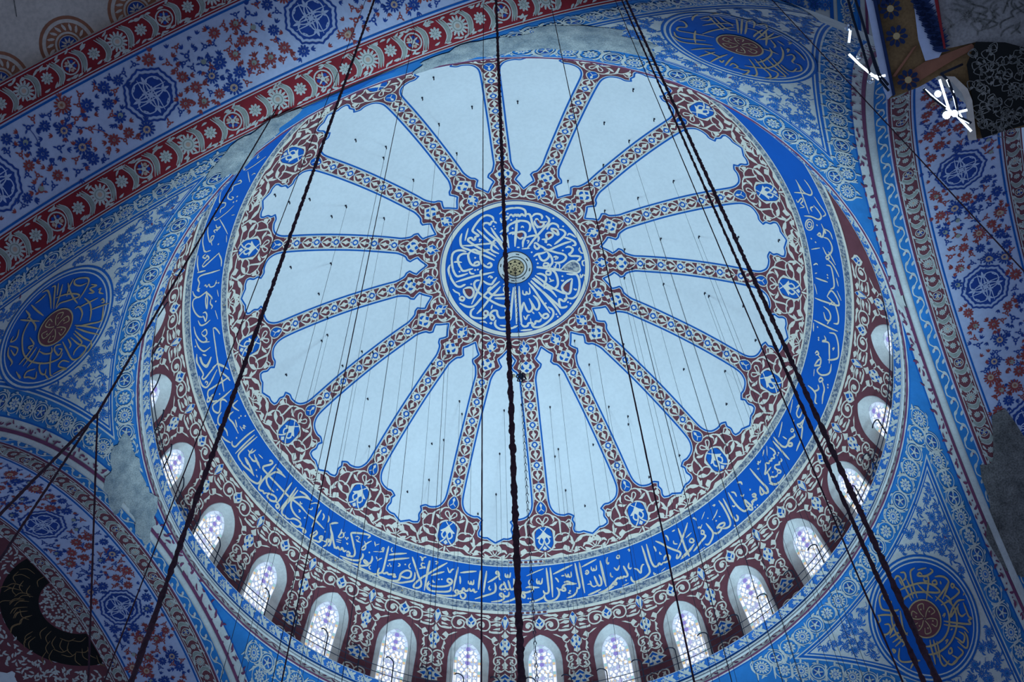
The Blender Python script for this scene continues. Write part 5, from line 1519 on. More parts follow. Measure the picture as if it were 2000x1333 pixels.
def flower_field(d, x0, x1, y0, y1, octs):
    def ok(x, y):
        return all(math.hypot(x - a, y - b) > .84 for a, b in octs)
    pts = poisson(6000, x0, x1, y0 + .16, y1 - .16, .40, ok)
    for i, (x, y) in enumerate(pts):
        near = min(octs, key=lambda o: math.hypot(x - o[0], y - o[1])); v = (x - near[0]) / 4.6; w = (y - near[1])
        red = sin(v * 12.5 + w * 1.8) + random.uniform(-.45, .45) > 0
        c = 'r' if red else 'n'; k = (0, 1, 1, 2, 1)[i % 5]
        put(d, FL[(k, c)], x, y, random.random() * 6.28, random.uniform(.85, 1.1))
        for _ in range(2):
            b = random.random() * 6.28; put(d, FL[(3, c)], x + .2 * cos(b), y + .2 * sin(b), b - pi / 2, .9)
        if i % 4 == 1: d['sage'].disc(x + .03, y + .03, .07, 8)
        if i and math.hypot(x - pts[i - 1][0], y - pts[i - 1][1]) < .8: d[c].stroke([(x, y), ((x + pts[i - 1][0]) / 2 + .05, (y + pts[i - 1][1]) / 2 + .05), pts[i - 1]], .018, 1, 3)
    for (x, y) in poisson(9000, x0, x1, y0 + .1, y1 - .1, .23, ok, pts, .2):
        put(d, FL[(2 if random.random() < .5 else 3, random.choice('rn'))], x, y, random.random() * 6, .8)
ARCH_LABEL = {'upper_left': 'wide painted arch soffit with red rosette borders crossing the upper left corner', 'right': 'painted arch soffit with blue octagons along the right edge',
              'left': 'shadowed painted arch soffit in the lower left corner', 'far': 'painted arch below the dome beyond the lower edge'}
XR = {'upper_left': (-15.5, 13.8), 'right': (-19.0, 14.5), 'left': (-15.0, 17.0), 'far': (-6, 6)}
OCT = {'upper_left': [(-14.0, 14.0), (-9.4, 14.0), (-4.8, 14.0), (-.2, 14.0), (4.4, 14), (9, 14)], 'right': [(-8.0, 14.2), (-3.7, 14.25), (.45, 14.2), (4.9, 14.2), (9.5, 14.2), (14, 14.2)],
       'left': [(-10, 14.4), (-5.2, 14.4), (-.62, 14.4), (3.5, 14.6), (8, 14.5), (12.5, 14.5)], 'far': [(0, 14)]}
HGT = {'mar': ('maroon_border', .010, 'maroon'), 'lb': ('blue_line', .012, 'lineblue'), 'red': ('red_border', .010, 'red'), 'pale': ('rosette_painting', .020, 'pale'), 'sage': ('leaf_painting', .026, 'sage'), 'peach': ('flower_heart', .030, 'peach'),
       'navy': ('rosette_eye', .030, 'navy'), 'n': ('blue_flower_painting', .018, 'navy'), 'r': ('red_flower_painting', .0185, 'redflower'), 'n_c': ('blue_flower_eye', .034, 'navy'), 'r_c': ('red_flower_eye', .034, 'brown'),
       'lace': ('octagon_lace', .028, 'archwhite'), 'az': ('azure_band', .010, 'skyblue'), 'azw': ('vine_painting', .018, 'greywhite'), 'pl': ('plum_line', .014, 'purple'), 'wl': ('white_line', .012, 'greywhite')}
SEG = .25
for side, az in ARCH_AZ.items():
    f = arch_map(az); x0, x1 = XR[side]; nx = int((x1 - x0) / SEG)
    p = Paint(); p.grid(x0, x1, SA, 15.95, nx, 6); root = p.build('wall_arch_' + side, f, 0.0, M['archwhite'], None, True)
    tag(root, ARCH_LABEL[side], 'arch', kind='structure')
    d = Deco(); octs = OCT[side]
    if side == 'upper_left': bands = [(12.0, 12.90), (15.12, 15.95)]; lines = [12.98, 15.05]; fld = (13.05, 14.98); st = .66
    else: bands = [(12.56, 13.12), (15.42, 15.95)]; lines = [13.20, 15.34]; fld = (13.28, 15.26); st = .56
    for b0, b1 in bands:
        d['red' if side == 'upper_left' else 'mar'].grid(x0, x1, b0, b1, nx, 1); e = .07
        red_border(d, x0, x1, b0 + e, b1 - e, st, random.random())
        for yy in (b0 + .05, b1 - .05): d['wl'].grid(x0, x1, yy - .012, yy + .012, nx, 1)
    for y in lines: d['lb'].grid(x0, x1, y - .028, y + .028, nx, 1)
    if side != 'far':
        for (a, b) in octs: octagon(d, a, b, .70)
        flower_field(d, x0, x1, fld[0], fld[1], octs)
    if side != 'upper_left':
        d['az'].grid(x0, x1, 12.16, 12.48, nx, 1); d['pl'].grid(x0, x1, 12.52, 12.56, nx, 1)
        for i in range(int((x1 - x0) / .42)):
            x = x0 + i * .42; s_ = 1 if i % 2 else -1
            d['azw'].stroke([(x, 12.32 - s_ * .1), (x + .15, 12.32 + s_ * .02), (x + .28, 12.32 + s_ * .1), (x + .42, 12.32 + s_ * .1)], .035, 1, 3)
            d['azw'].leaf(x + .1, 12.32, .6 * s_, .2, .09); d['azw'].leaf(x + .3, 12.32 - s_ * .08, 2.6, .18, .08)
            d['pl'].disc(x + .22, 12.32, .045, 6) if i % 2 else None
    for o in d.build(HGT, f, root):
        if o and ('painting' in o.name or 'eye' in o.name or 'heart' in o.name or 'lace' in o.name): o['kind'] = 'stuff'
    if side != 'upper_left':                      # white roll moulding along the edge
        n_ = np.array([cos(az), sin(az), 0]); V = []; xs = np.linspace(x0, x1, nx); k = 8
        base = f(xs, np.full(nx, 12.06), 0.0); nrm = f(xs, np.full(nx, 12.06), 1.0) - base
        for i in range(k):
            t = 2 * pi * i / k; V.append(base + n_ * .11 * cos(t) + nrm * .11 * sin(t))
        V = np.vstack(V); F = [(i * nx + j, i * nx + j + 1, ((i + 1) % k) * nx + j + 1, ((i + 1) % k) * nx + j) for i in range(k) for j in range(nx - 1)]
        obj('roll_moulding', mesh_data('roll_moulding', V, F, M['greywhite'], True), root)

# ------------------------------------------------------------------ half domes beyond the arches
def half_dome(name, side, label, mt, rs=10.75, y0=15.95, chi=(-1.6, 1.6), depth=1.5):
    az = ARCH_AZ[side]; n = np.array([cos(az), sin(az), 0]); t = np.array([-sin(az), cos(az), 0]); z = np.array([0, 0, 1.0])
    def f(x, y, h):                               # x arc along the arch, y arc away from it
        a = np.asarray(x) / rs; b = np.asarray(y) / rs; r = rs - h
        return (y0 + r * np.sin(b))[:, None] * n + (r * np.cos(b) * np.sin(a))[:, None] * t + (r * np.cos(b) * np.cos(a))[:, None] * z + np.array([0, 0, ZA])
    p = Paint(); p.grid(chi[0] * rs, chi[1] * rs, 0, depth * rs, 48, 24); root = p.build(name, f, 0.0, M[mt], None, True)
    tag(root, label, 'half dome', kind='structure')
    # step between arch and half dome
    g = arch_map(az); xs = np.linspace(chi[0], chi[1], 60); A1 = g(xs * RA, np.full(60, 15.95), 0.0)
    B1 = f(xs * rs, np.zeros(60), 0.0); V = np.vstack([A1, B1]); obj('step', mesh_data('step', V, [(i, i + 1, 61 + i, 60 + i) for i in range(59)], M['greywhite']), root)
    return root, f
hd, f = half_dome('ceiling_half_dome_near', 'upper_left', 'dim buff half dome in the upper left corner with painted half roundels', 'beige')
dz = {k: Paint() for k in ('maroon', 'beige', 'navy', 'line')}
for i in range(-7, 8):
    x = i * 1.92 - .35
    def half(pt, r0, r1, n=18):
        t = np.linspace(0, pi, n + 1); c, s_ = np.cos(t), np.sin(t)
        V = np.vstack([np.stack([x + r0 * c, r0 * s_], 1), np.stack([x + r1 * c, r1 * s_], 1)]); pt.add(V, [(q, q + 1, n + 2 + q, n + 1 + q) for q in range(n)])
    half(dz['maroon'], .64, .72); half(dz['maroon'], .33, .55); half(dz['navy'], .02, .22); half(dz['maroon'], .24, .28)
    for q in range(9):
        a = pi * (q + .5) / 9; dz['beige'].leaf(x + .36 * cos(a), .36 * sin(a), a + .5, .2, .07); dz['beige'].disc(x + .48 * cos(a + .15), .48 * sin(a + .15), .03, 5)
    for q in range(5):
        a = pi * (q + .5) / 5; dz['beige'].leaf(x + .05 * cos(a), .05 * sin(a), a, .15, .05)
for q in range(26): dz['line'].stroke([(-16 + q * 1.3, 1.1), (-14 + q * 1.17, 4), (-11 + q * .95, 8)], .025, 1, 3)
dz['maroon'].build('half_roundel', f, .012, M['brown'], hd); dz['navy'].build('roundel_heart', f, .012, M['navy'], hd); dz['beige'].build('roundel_painting', f, .02, M['beige'], hd); dz['line'].build('crack', f, .008, M['stone'], hd)
hl, f = half_dome('ceiling_half_dome_left', 'left', 'white half dome with a black calligraphy crescent in the lower left corner', 'plaster')
x = -.15
def halfring(pt, r0, r1, n=36):
    t = np.linspace(0, pi, n + 1); c, s_ = np.cos(t), np.sin(t)
    V = np.vstack([np.stack([x + r0 * c, r0 * s_], 1), np.stack([x + r1 * c, r1 * s_], 1)]); pt.add(V, [(q, q + 1, n + 2 + q, n + 1 + q) for q in range(n)])
P1 = Paint(); P2 = Paint(); P3 = Paint(); P4 = Paint(); P5 = Paint()
for a, b in ((.02, .6), (.6, 1.15)): halfring(P1, a, b)
halfring(P2, 1.15, 1.8); halfring(P2, 1.8, 2.35)
halfring(P3, 2.35, 3.3)
for i in range(11):
    a = pi * (i + .5) / 11; P3.fan([(x + r * cos(a + d_), r * sin(a + d_)) for r, d_ in ((3.25, -.13), (3.45, -.10), (3.55, -.04), (3.95, 0), (3.55, .04), (3.45, .10), (3.25, .13))])
for i in range(260):
    a = random.uniform(.05, pi - .05); r = random.uniform(2.45, 3.3); P4.leaf(x + r * cos(a), r * sin(a), random.random() * 6, .2, .07, 1)
    r = 1.1 * math.sqrt(random.random()); P4.disc(x + r * cos(a), r * sin(a), .045, 5)
for i in range(46):
    a = random.uniform(.08, pi - .08); r = random.uniform(1.3, 2.2); b = random.choice((a, a, a + 1.6))
    P5.stroke([(x + r * cos(a), r * sin(a)), (x + r * cos(a) + .3 * cos(b), r * sin(a) + .3 * sin(b)), (x + r * cos(a) + .5 * cos(b + .4), r * sin(a) + .5 * sin(b + .4))], .03, .5, 3)
P3.build('fringe', f, .01, M['maroon'], hl); P1.build('half_heart', f, .012, M['maroon'], hl); cr = P2.build('crescent', f, .014, M['black'], hl)
P4.build('fringe_painting', f, .022, M['pale'], hl)['kind'] = 'stuff'; P5.build('calligraphy', f, .024, M['ochre'], cr)

# weathered patches where the paint is lost
def patch(parent, f, cx, cy, rx, ry, m, h, seed, rot=0):
    rr = random.Random(seed); n = 40; pts = []
    for i in range(n):
        t = 2 * pi * i / n; k = 1 + .16 * sin(3 * t + seed) + .10 * sin(7 * t + 2 * seed) + rr.uniform(-.07, .07)
        a, b = rx * k * cos(t), ry * k * sin(t); pts.append((cx + a * cos(rot) - b * sin(rot), cy + a * sin(rot) + b * cos(rot)))
    p = Paint(); p.region(pts, .3); return p.build('bare_patch', f, h, M[m], parent)

fl_ = pend_map(PEND['left'])
patch(pend_o['left'], fl_, -5.7, 14.0, 1.25, .62, 'flaked', .068, 1, -.25); patch(pend_o['left'], fl_, -7.1, 13.75, 1.0, .4, 'flaked', .068, 5, -.3)
patch(pend_o['left'], fl_, 6.2, 13.75, 1.5, .5, 'flaked', .068, 2, .1)
ft_ = pend_map(PEND['top'])
patch(pend_o['top'], ft_, -3.6, 14.5, 2.0, .75, 'flaked', .068, 3, .15); patch(pend_o['top'], ft_, -6.2, 13.8, 1.3, .5, 'flaked', .068, 4, .25)
ar_ = bpy.data.objects['wall_arch_right']; fr_ = arch_map(ARCH_AZ['right'])
patch(ar_, fr_, 7.6, 13.2, 2.9, 1.15, 'stone', .045, 6, 0.0); patch(ar_, fr_, 8.6, 14.6, 3.4, 1.6, 'stone', .05, 7, .1); patch(ar_, fr_, 11.5, 13.0, 2.6, 1.0, 'stone', .046, 8, 0.0)

# ------------------------------------------------------------------ cables, wires and ironwork
def tube(pts, r, k=6, jit=0.0, step=None, seed=0, twist=0.0):
    P = np.asarray(pts, float)
    if step:
        d = np.concatenate([[0], np.cumsum(np.linalg.norm(np.diff(P, axis=0), axis=1))]); s = np.linspace(0, d[-1], max(2, int(d[-1] / step)))
        P = np.stack([np.interp(s, d, P[:, i]) for i in range(3)], 1)
    n = len(P); T = np.gradient(P, axis=0); T /= np.linalg.norm(T, axis=1)[:, None]
    ref = np.array([1.0, 0, 0]) if abs(T[0, 0]) < .9 else np.array([0, 1.0, 0])
    A = np.cross(T, ref); A /= np.linalg.norm(A, axis=1)[:, None] + 1e-9; B = np.cross(T, A)
    g = np.random.default_rng(seed); V = []
    for j in range(k):
        t = 2 * pi * j / k + np.arange(n) * twist; rr = r * (1 + (g.uniform(-jit, jit, n) if jit else 0) + (0.22 * np.cos(2 * t) if twist else 0))
        rr = np.broadcast_to(rr, (n,)); t0 = 2 * pi * j / k
        V.append(P + A * (rr * np.cos(t0))[:, None] + B * (rr * np.sin(t0))[:, None])
    V = np.stack(V, 1).reshape(-1, 3)
    return V, [(i * k + j, i * k + (j + 1) % k, (i + 1) * k + (j + 1) % k, (i + 1) * k + j) for i in range(n - 1) for j in range(k)]
def tubes(name, lst, m, parent=None):
    Vs = []; Fs = []; n = 0
    for V, F in lst: Vs.append(V); Fs += [tuple(i + n for i in f) for f in F]; n += len(V)
    return obj(name, mesh_data(name, np.vstack(Vs), Fs, m), parent)
def ball(c, r, nu=10, nv=6):
    V = [(c[0] + r * sin(b) * cos(a), c[1] + r * sin(b) * sin(a), c[2] + r * cos(b)) for b in np.linspace(0.05, pi - .05, nv) for a in np.linspace(0, 2 * pi, nu, endpoint=False)]
    return np.array(V), [(j * nu + i, j * nu + (i + 1) % nu, (j + 1) * nu + (i + 1) % nu, (j + 1) * nu + i) for j in range(nv - 1) for i in range(nu)]
def top_z(x, y):
    """height of the vault above a point"""
    r = math.hypot(x, y)
    if r < 11.4: return ZD + math.sqrt(RD * RD - r * r) - .03
    for az in ARCH_AZ.values():
        s = x * cos(az) + y * sin(az); t = -x * sin(az) + y * cos(az)
        if s >= SA: return ZA + math.sqrt(max(RA * RA - t * t, 0)) - .05
    return ZA + math.sqrt(max(RP * RP - r * r, 0)) - .05
def thin(name, x, y, r, label, m='rope', thick=False, seed=0, z0=4.0):
    zt = top_z(x, y); o = tubes(name, [tube([(x, y, z0), (x, y, zt)], r, 8 if thick else 5, .30 if thick else .12, .035 if thick else .12, seed, .35 if thick else 0)], M[m])
    return tag(o, label, 'cable' if thick else 'wire', 'cables hanging in front of the vault')
thin('chandelier_cable', -0.28, -14.80, .0225, 'thick dark rope hanging down the middle across the medallion', thick=True, seed=1)
thin('chandelier_cable', 2.409, -14.612, .0205, 'thicker of the two dark ropes running together down the right side', thick=True, seed=2)
thin('chandelier_cable', 2.454, -14.303, .0155, 'thinner of the two dark ropes running together down the right side', thick=True, seed=3)
thin('chandelier_cable', -2.75, -14.91, .019, 'thick dark rope slanting down the left side of the dome', thick=True, seed=4)
thin('hanging_cable', 1.01, -13.74, .0085, 'thin dark cable just right of the medallion rope', seed=5)
thin('hanging_cable', 2.26, -14.43, .0075, 'thin dark cable close to the left of the paired right ropes', seed=6)
thin('hanging_cable', -0.61, -13.33, .0075, 'thin dark cable just left of the medallion rope', seed=7)
thin('hanging_cable', -2.41, -12.68, .0075, 'thin dark cable between the left rope and the medallion', seed=8)
thin('hanging_cable', 5.22, -14.71, .009, 'thin dark cable crossing the right arch diagonally', seed=9)
thin('hanging_cable', -3.02, -14.72, .0055, 'hair-thin cable beside the left rope', seed=10)
J = (-4.58, -13.89, 13.19)
tag(tubes('stay_cable', [tube([(-5.78, -11.45, 32.87), J, (-4.73, -14.38, 10.29), (-4.78, -14.60, 9.0)], .014, 8, .2, .04, 11)], M['rope']), 'slanting stay cable with a knot over the left pendentive', 'cable')
tag(tubes('stay_cable', [tube([(-4.60, -13.88, 13.25), (-4.72, -13.99, 10.0), (-4.77, -14.05, 8.8)], .012, 8, .2, .04, 12)], M['rope']), 'lower branch cable leaving the knot towards the lower left', 'cable')
tag(tubes('stay_cable', [tube([(-4.57, -13.90, 13.25), (-4.16, -12.37, 10.32), (-4.0, -11.8, 9.2)], .010, 8, .15, .05, 13)], M['rope']), 'branch cable dropping straight down from the knot', 'cable')
# hooks in the petals and the wires that hang from them
dv = Paint(); hook_me = None
cnt = 0; ORD2 = ORD + ['%s-%s' % ('twenty', o) for o in ORD[:9]] + ['thirtieth'] + ['thirty-%s' % o for o in ORD[:9]] + ['fortieth'] + ['forty-%s' % o for o in ORD[:9]] + ['fiftieth'] + ['fifty-%s' % o for o in ORD[:9]] + ['sixtieth'] + ['sixty-%s' % o for o in ORD[:9]]
def project(P):
    d = Vector(P) - CAM; w = d.dot(fw); return 1000 + FPX * d.dot(rt) / w, 666.5 - FPX * d.dot(up) / w
HK = [tuple(HOOKS[i:i + 3]) for i in range(0, len(HOOKS), 3)]
items = []
for a, b, w in HK:
    P = sph(np.array(a / 1000), np.array(b / 1000), RD, ZD); items.append((P, a / 1000, b / 1000, w, project(P)))
def hook_mesh(P):
    n = np.array([P[0], P[1], P[2] - ZD]); n /= -np.linalg.norm(n)
    return [ball(P + n * .05, .038, 7, 5), tube([P, P + n * .12, P + n * .12 + np.array([0, 0, -.09])], .022, 5)]
seen_w = sorted([q for q in items if q[3]], key=lambda q: q[4][0] - .25 * q[4][1])
seen_h = sorted([q for q in items if not q[3]], key=lambda q: q[4][0])
for i, (P, a, b, w, s) in enumerate(seen_w):
    root = empty('hanging_wire', P)
    tag(root, '%s thin wire from the left hanging out of a dome petal' % ORD2[i], 'wire', 'thin wires hanging from the dome')
    z = P[2] - .1; n = np.array([P[0], P[1], P[2] - ZD]); n /= -np.linalg.norm(n); Q = n * .12
    o = tubes('wire', [tube([Q + (0, 0, -.08), Q + (0, 0, -(P[2] - 8.0))], .0052, 4)], M['wire'], root)
    o = tubes('hook', [(V - P, F) for V, F in hook_mesh(P)], M['iron'], root)
for i, (P, a, b, w, s) in enumerate(seen_h):
    tag(tubes('ceiling_hook', hook_mesh(P), M['iron']), '%s bare iron hook from the left in the dome petals' % ORD2[i], 'hook', 'bare iron hooks in the dome')
# chain on the axis of the dome with a small hub
zt = ZD + RD - .08
root = empty('apex_chain', (0, 0, zt)); tag(root, 'dark chain hanging from the gilt rosette at the centre of the dome', 'chain')
L_ = []
zz = zt
while zz > 20:
    L_.append(tube([(.0, 0, zz), (.035 if int(zz * 5) % 2 else 0, .035 if int(zz * 5) % 2 == 0 else 0, zz - .11), (0, 0, zz - .22), (-.035 if int(zz * 5) % 2 else 0, -.035 if int(zz * 5) % 2 == 0 else 0, zz - .11), (0, 0, zz)], .011, 4)); zz -= .2
o = tubes('link', [(V - np.array([0, 0, zt]), F) for V, F in L_], M['iron'], root); o['kind'] = 'stuff'
zh = 37.76 + ZF; C0 = np.array([0, 0, zh])
root = empty('chain_hub', (0, 0, zh)); tag(root, 'small black iron hub with two ivory balls on the chain below the medallion', 'pendant')
arms = []
for i in range(6):
    a = i * pi / 3 + .3; arms.append(tube([(0, 0, .15), (.12 * cos(a), .12 * sin(a), .05), (.17 * cos(a), .17 * sin(a), -.12), (.05 * cos(a), .05 * sin(a), -.3)], .022, 5))
arms.append(ball((0, 0, 0), .10)); tubes('arm', arms, M['iron'], root)
for sx in (-.24, .22): tubes('ball', [ball((sx, 0, .05 + .02 * sx), .062)], M['bead'], root)

# gallery: two rails and hooked lamp rods
zg = 34.915 + ZF; rg = 11.66
for k, (dz, nm) in enumerate(((.40, 'lower'), (.74, 'upper'))):
    a = np.linspace(0, 2 * pi, 161); V, F = tube(np.stack([rg * np.cos(a), rg * np.sin(a), np.full(161, zg + dz)], 1), .017, 4)
    tag(obj('gallery_rail', mesh_data('gallery_rail', V, F, M['iron'])), '%s thin iron rail running round the gallery below the windows' % nm, 'rail', 'gallery rails')
rod_me = None
def rod():
    pts = [(rg, 0, 0), (rg - .02, 0, .5), (rg - .05, 0, 1.05)] + [(rg - .05 - .06 * (1 - cos(t)), .17 * (1 - cos(t)) , 1.05 + .17 * sin(t)) for t in np.linspace(.3, pi * .9, 8)]
    V, F = tube(pts, .023, 5); return mesh_data('lamp_rod', V, F, M['iron'])
rod_me = rod()
for i in range(-3, 29 - 1):
    j = i / 2.0
    if j < -2.2 or j > 13.6: continue
    a = WAZ + (j + .10) * 2 * pi / NW; o = obj('lamp_rod', rod_me, None, a); o.location = (0, 0, zg)
    k = 13 - j
    if abs(k - round(k)) < .01: lab = 'hooked iron lamp rod on the gallery before the %s window from the left' % ORD[int(round(k))]
    else: lab = 'hooked iron lamp rod on the pier left of the %s window from the left' % ORD[max(0, int(math.floor(k)) + 1)]
    tag(o, lab, 'lamp rod', 'hooked lamp rods along the gallery')

# ------------------------------------------------------------------ painted corner block of the pier at the upper right
O_ = Vector((6.05, -15.48, 19.92)); D_ = Vector((0.31506, 0.24792, 0.91612))
PR = D_.cross(Vector((0, 0, 1))).normalized(); PU = PR.cross(D_).normalized()
def plane_pt(zx, zy, zo=(1600, 0), zs=4.4425, base=None, dist=20.0):
    """a point of the block's front: offsets across and up the face, in metres"""
    u = (zo[0] + zx / zs - 1830) * dist / FPX / 1.07; v = -(zo[1] + zy / zs - 110) * dist / FPX / 1.07
    c, s_ = cos(FACE_ROT), sin(FACE_ROT)
    return u * c - v * s_, u * s_ + v * c
FACE_ROT = 0.0
def face_axes():
    # express picture right / up in the face's own axes so that the block is laid out in metres
    a = rt - D_ * rt.dot(D_); return a.normalized()
FX = face_axes(); FY = FX.cross(D_).normalized() * -1
if FY.dot(up) < 0: FY = -FY
def slab(name, poly, front, thick, m, parent=None):
    P = [plane_pt(*q) for q in poly]; n = len(P)
    A = [O_ + FX * x + FY * y - D_ * front for x, y in P]; B = [q + D_ * (front + thick) for q in A]
    F = [tuple(t) for t in tri_poly(P)]
    V = [tuple(q) for q in A + B]; F2 = F + [(i, (i + 1) % n, n + (i + 1) % n, n + i) for i in range(n)] + [tuple(n + i for i in reversed(t)) for t in F]
    return obj(name, mesh_data(name, V, F2, M[m]), parent)
M['buffdim'] = mat('shaded_buff_paint', (0.42, 0.36, 0.33), var=0.35, scale=2, fine=0.25)  # buff with the corner block's shadow put into its colour
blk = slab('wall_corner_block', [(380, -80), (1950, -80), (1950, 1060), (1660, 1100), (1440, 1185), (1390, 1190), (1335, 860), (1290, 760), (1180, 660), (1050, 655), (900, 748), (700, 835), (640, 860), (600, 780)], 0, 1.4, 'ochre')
tag(blk, 'dim ochre painted corner block with blue flowers in the upper right corner', 'pier', kind='structure')
slab('edge_strip', [(380, -80), (440, -80), (690, 805), (640, 860), (600, 780)], .10, .1, 'archwhite', blk)
slab('blue_line', [(440, -80), (470, -80), (700, 815), (680, 835)], .14, .1, 'navyshade', blk)
slab('palmette_band', [(780, -80), (945, -80), (1080, 420), (1040, 500), (930, 530), (860, 350)], .08, .08, 'archwhite', blk)
slab('red_line', [(945, -80), (975, -80), (1090, 420), (1075, 430)], .12, .1, 'red', blk)
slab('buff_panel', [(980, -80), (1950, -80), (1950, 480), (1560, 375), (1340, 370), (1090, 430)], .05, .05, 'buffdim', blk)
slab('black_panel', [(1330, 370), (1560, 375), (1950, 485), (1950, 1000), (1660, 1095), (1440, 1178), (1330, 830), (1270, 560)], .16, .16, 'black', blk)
slab('arch_lip', [(1180, 660), (1290, 760), (1335, 860), (1395, 1190), (1330, 1195), (1295, 900), (1250, 800), (1160, 705), (1060, 700), (1050, 655)], .22, .5, 'beige', blk)
slab('brown_strip', [(700, 700), (930, 535), (1300, 385), (1330, 420), (1100, 560), (800, 760)], .05, .05, 'brown', blk)
slab('brown_bar', [(820, 420), (850, 400), (690, 665), (665, 660)], .06, .05, 'brown', blk)
ff = Deco(); fmap = lambda x, y, h: np.array([tuple(O_ + FX * float(a) + FY * float(b) - D_ * float(c)) for a, b, c in zip(x, y, np.broadcast_to(h, np.shape(x)))])
for zx, zy in ((615, 90), (680, 320), (800, 690), (540, -20)):
    a, b = plane_pt(zx, zy); ff['navy'].petals(a, b, .045, .155, 9, .45); ff['peach'].disc(a, b, .05, 10)
for i in range(9):
    a, b = plane_pt(835 + i * 26, 10 + i * 50)
    for q in (-.9, -.3, .3, .9): ff['navy'].leaf(a - .10, b + q * .04, .15 + q * .35, .25, .055, .25)
for i in range(60):
    zx = random.uniform(1100, 1900); zy = random.uniform(-60, 330); a, b = plane_pt(zx, zy)
    if zy < 370: ff['stone'].stroke([(a, b), (a + random.uniform(-.15, .15), b + .08), (a + random.uniform(-.2, .2), b + .16)], .02, .6, 3)
ff.build({'navy': ('blue_flower_painting', .11, 'navyshade'), 'peach': ('flower_heart', .13, 'gold'), 'stone': ('faded_painting', .06, 'stone')}, fmap, blk)
gg = Deco()
for i in range(110):
    zx = random.uniform(1300, 1850); zy = random.uniform(430, 1120)
    if zy > 1150 - (zx - 1400) * .2 or (zx < 1380 and zy > 750): continue
    a, b = plane_pt(zx, zy); t = random.random() * 6
    gg['g'].stroke([(a, b), (a + .07 * cos(t), b + .07 * sin(t)), (a + .12 * cos(t + .9), b + .12 * sin(t + .9)), (a + .07 * cos(t + 1.9), b + .07 * sin(t + 1.9)), (a + .03 * cos(t + 1.2), b + .03 * sin(t + 1.2))], .013, .6, 3); gg['g'].leaf(a, b, t + 2, .08, .03, 1)
gg.build({'g': ('grey_scroll_painting', .17, 'stone')}, fmap, blk)

# ------------------------------------------------------------------ two lit lamp brackets in front of the right arch
LD = 18.6
def lp(zx, zy, dep=0.0):
    x = 1600 + zx / 4.4425; y = zy / 4.4425
    d = fw * FPX + rt * (x - 1000) + up * (666.5 - y); d = d / d.length; k = (dep or LD) / d.dot(D_); return np.array(CAM + d * k)
def bracket(name, label, rods, lit, globes, glass):
    base = lp(*rods[0][-1]); root = empty(name, base); tag(root, label, 'lamp')
    for r_ in rods: tubes('rod', [(lambda V, F: (V - base, F))(*tube([lp(*q) for q in r_], .019, 6))], M['iron'], root)
    for r_ in lit: tubes('light_tube', [(lambda V, F: (V - base, F))(*tube([lp(*q) for q in r_], .017, 6))], M['tube'], root)
    for g_ in globes: tubes('globe', [(lambda V, F: (V - base, F))(*ball(lp(*g_[:2]), g_[2]))], M['tube'] if glass == 0 else M['globe'], root)
gm = bpy.data.materials.new('clear_glass'); gm.use_nodes = True; b_ = gm.node_tree.nodes['Principled BSDF']; b_.inputs['Transmission Weight'].default_value = 1; b_.inputs['Roughness'].default_value = .05; b_.inputs['Base Color'].default_value = (.8, .9, 1, 1); M['globe'] = gm
M['litrod'] = glassmat('lit_rod', (.55, .78, .9), .9)
bracket('lamp_bracket', 'lit lamp bracket with clear globes beside the top right pendentive', [[(230, -80), (300, 180), (370, 400), (440, 640)], [(290, -80), (400, 270), (480, 560), (530, 700), (605, 790)], [(340, 60), (430, 380), (520, 640), (600, 740)]],
        [[(270, 265), (258, 370)], [(258, 470), (350, 560), (440, 635), (520, 690)], [(450, 655), (520, 665), (575, 655)]], [(250, 240, .045), (345, 490, .04), (445, 700, .045)], 1)
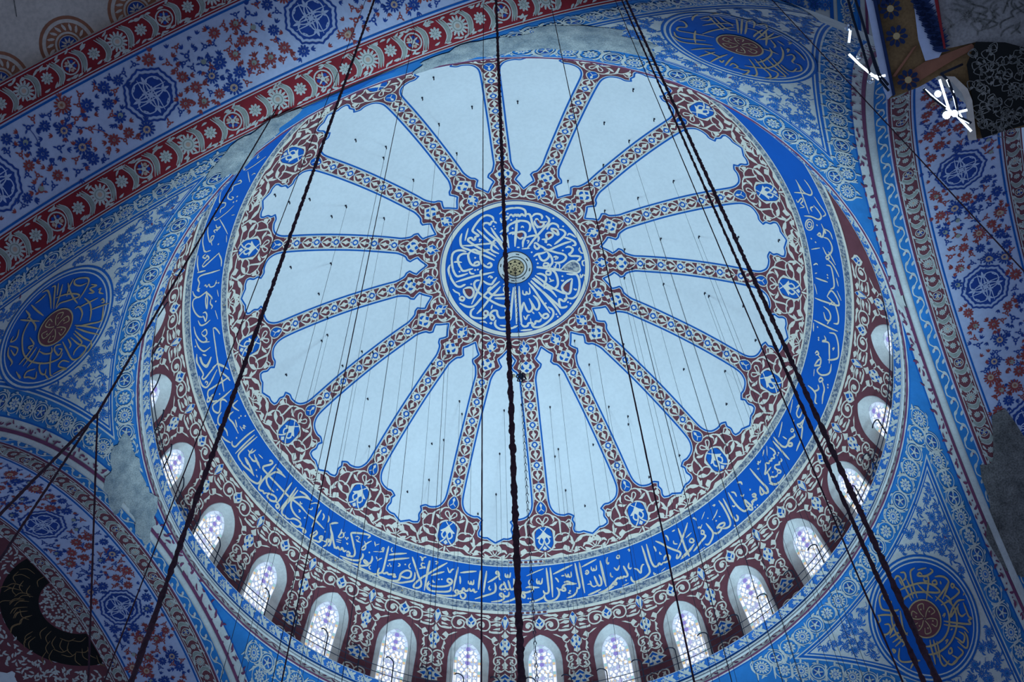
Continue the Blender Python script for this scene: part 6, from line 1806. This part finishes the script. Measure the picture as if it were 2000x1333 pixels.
bracket('lamp_bracket', 'brightly lit lamp bracket with white globes under the ochre block', [[(1240, 560, 19.9), (1060, 640), (1120, 700), (1180, 860), (1210, 1010), (1320, 1070)], [(905, 770), (960, 830), (1100, 940)]],
        [[(1045, 690), (1085, 820), (1130, 960)], [(1110, 690), (1160, 800), (1200, 960), (1240, 1030), (1305, 1065)], [(1130, 975), (1200, 975), (1285, 955)], [(905, 770), (1040, 890), (1200, 1010), (1320, 1140)]], [(1030, 815, .048), (1105, 1000, .055), (1175, 985, .05)], 0)

# pier face that carries the pendentive border on past the corner
D2 = (fw * FPX + rt * (1640 - 1000) + up * (666.5 - 40)).normalized(); O2 = CAM + D2 * 34.0
G1 = (rt - D2 * rt.dot(D2)).normalized(); G2 = G1.cross(D2).normalized()
if G2.dot(up) < 0: G2 = -G2
k2 = 34.0 / FPX / 1.05
pf = lambda x, y, h: np.array([tuple(O2 + G1 * float(a) + G2 * float(b) - D2 * float(c)) for a, b, c in zip(x, y, np.broadcast_to(h, np.shape(x)))])
q2 = lambda X, Y: ((X - 1640) * k2, (40 - Y) * k2)
top_p = pend_o['top']
p = Paint(); p.poly([q2(*v) for v in ((1470, -40), (1800, -40), (1800, 120), (1470, 120))]); pier = p.build('pier_face', pf, 0.0, M['pale'], top_p)
def strip(name, x0, x1, m, h):
    p = Paint(); p.poly([q2(x0 - 8, -40), q2(x1 - 8, -40), q2(x1 + 9, 120), q2(x0 + 9, 120)]); p.build(name, pf, h, M[m], pier)
strip('rosette_border', 1636, 1674, 'skyblue', .02); strip('blue_line', 1622, 1629, 'lineblue', .02); strip('blue_line', 1674, 1679, 'lineblue', .025); strip('plum_line', 1688, 1693, 'purple', .02)
d = Deco()
for i in range(9): rosette(d, *q2(1653 + i * 1.6 - 4, -30 + i * 17), .17, i % 3, i, ('pale', 'midblue', 'midblue', 'navy'))
for i in range(60): put(d, FL[(1, 'b')], *q2(random.uniform(1475, 1612), random.uniform(-38, 110)), random.random() * 6, .9)
d.build({'pale': ('rosette_painting', .03, 'pale'), 'midblue': ('rosette_ring', .04, 'midblue'), 'navy': ('rosette_eye', .045, 'navy'), 'b': ('flower_painting', .02, 'midblue'), 'b_c': ('flower_eye', .03, 'navy')}, pf, pier)
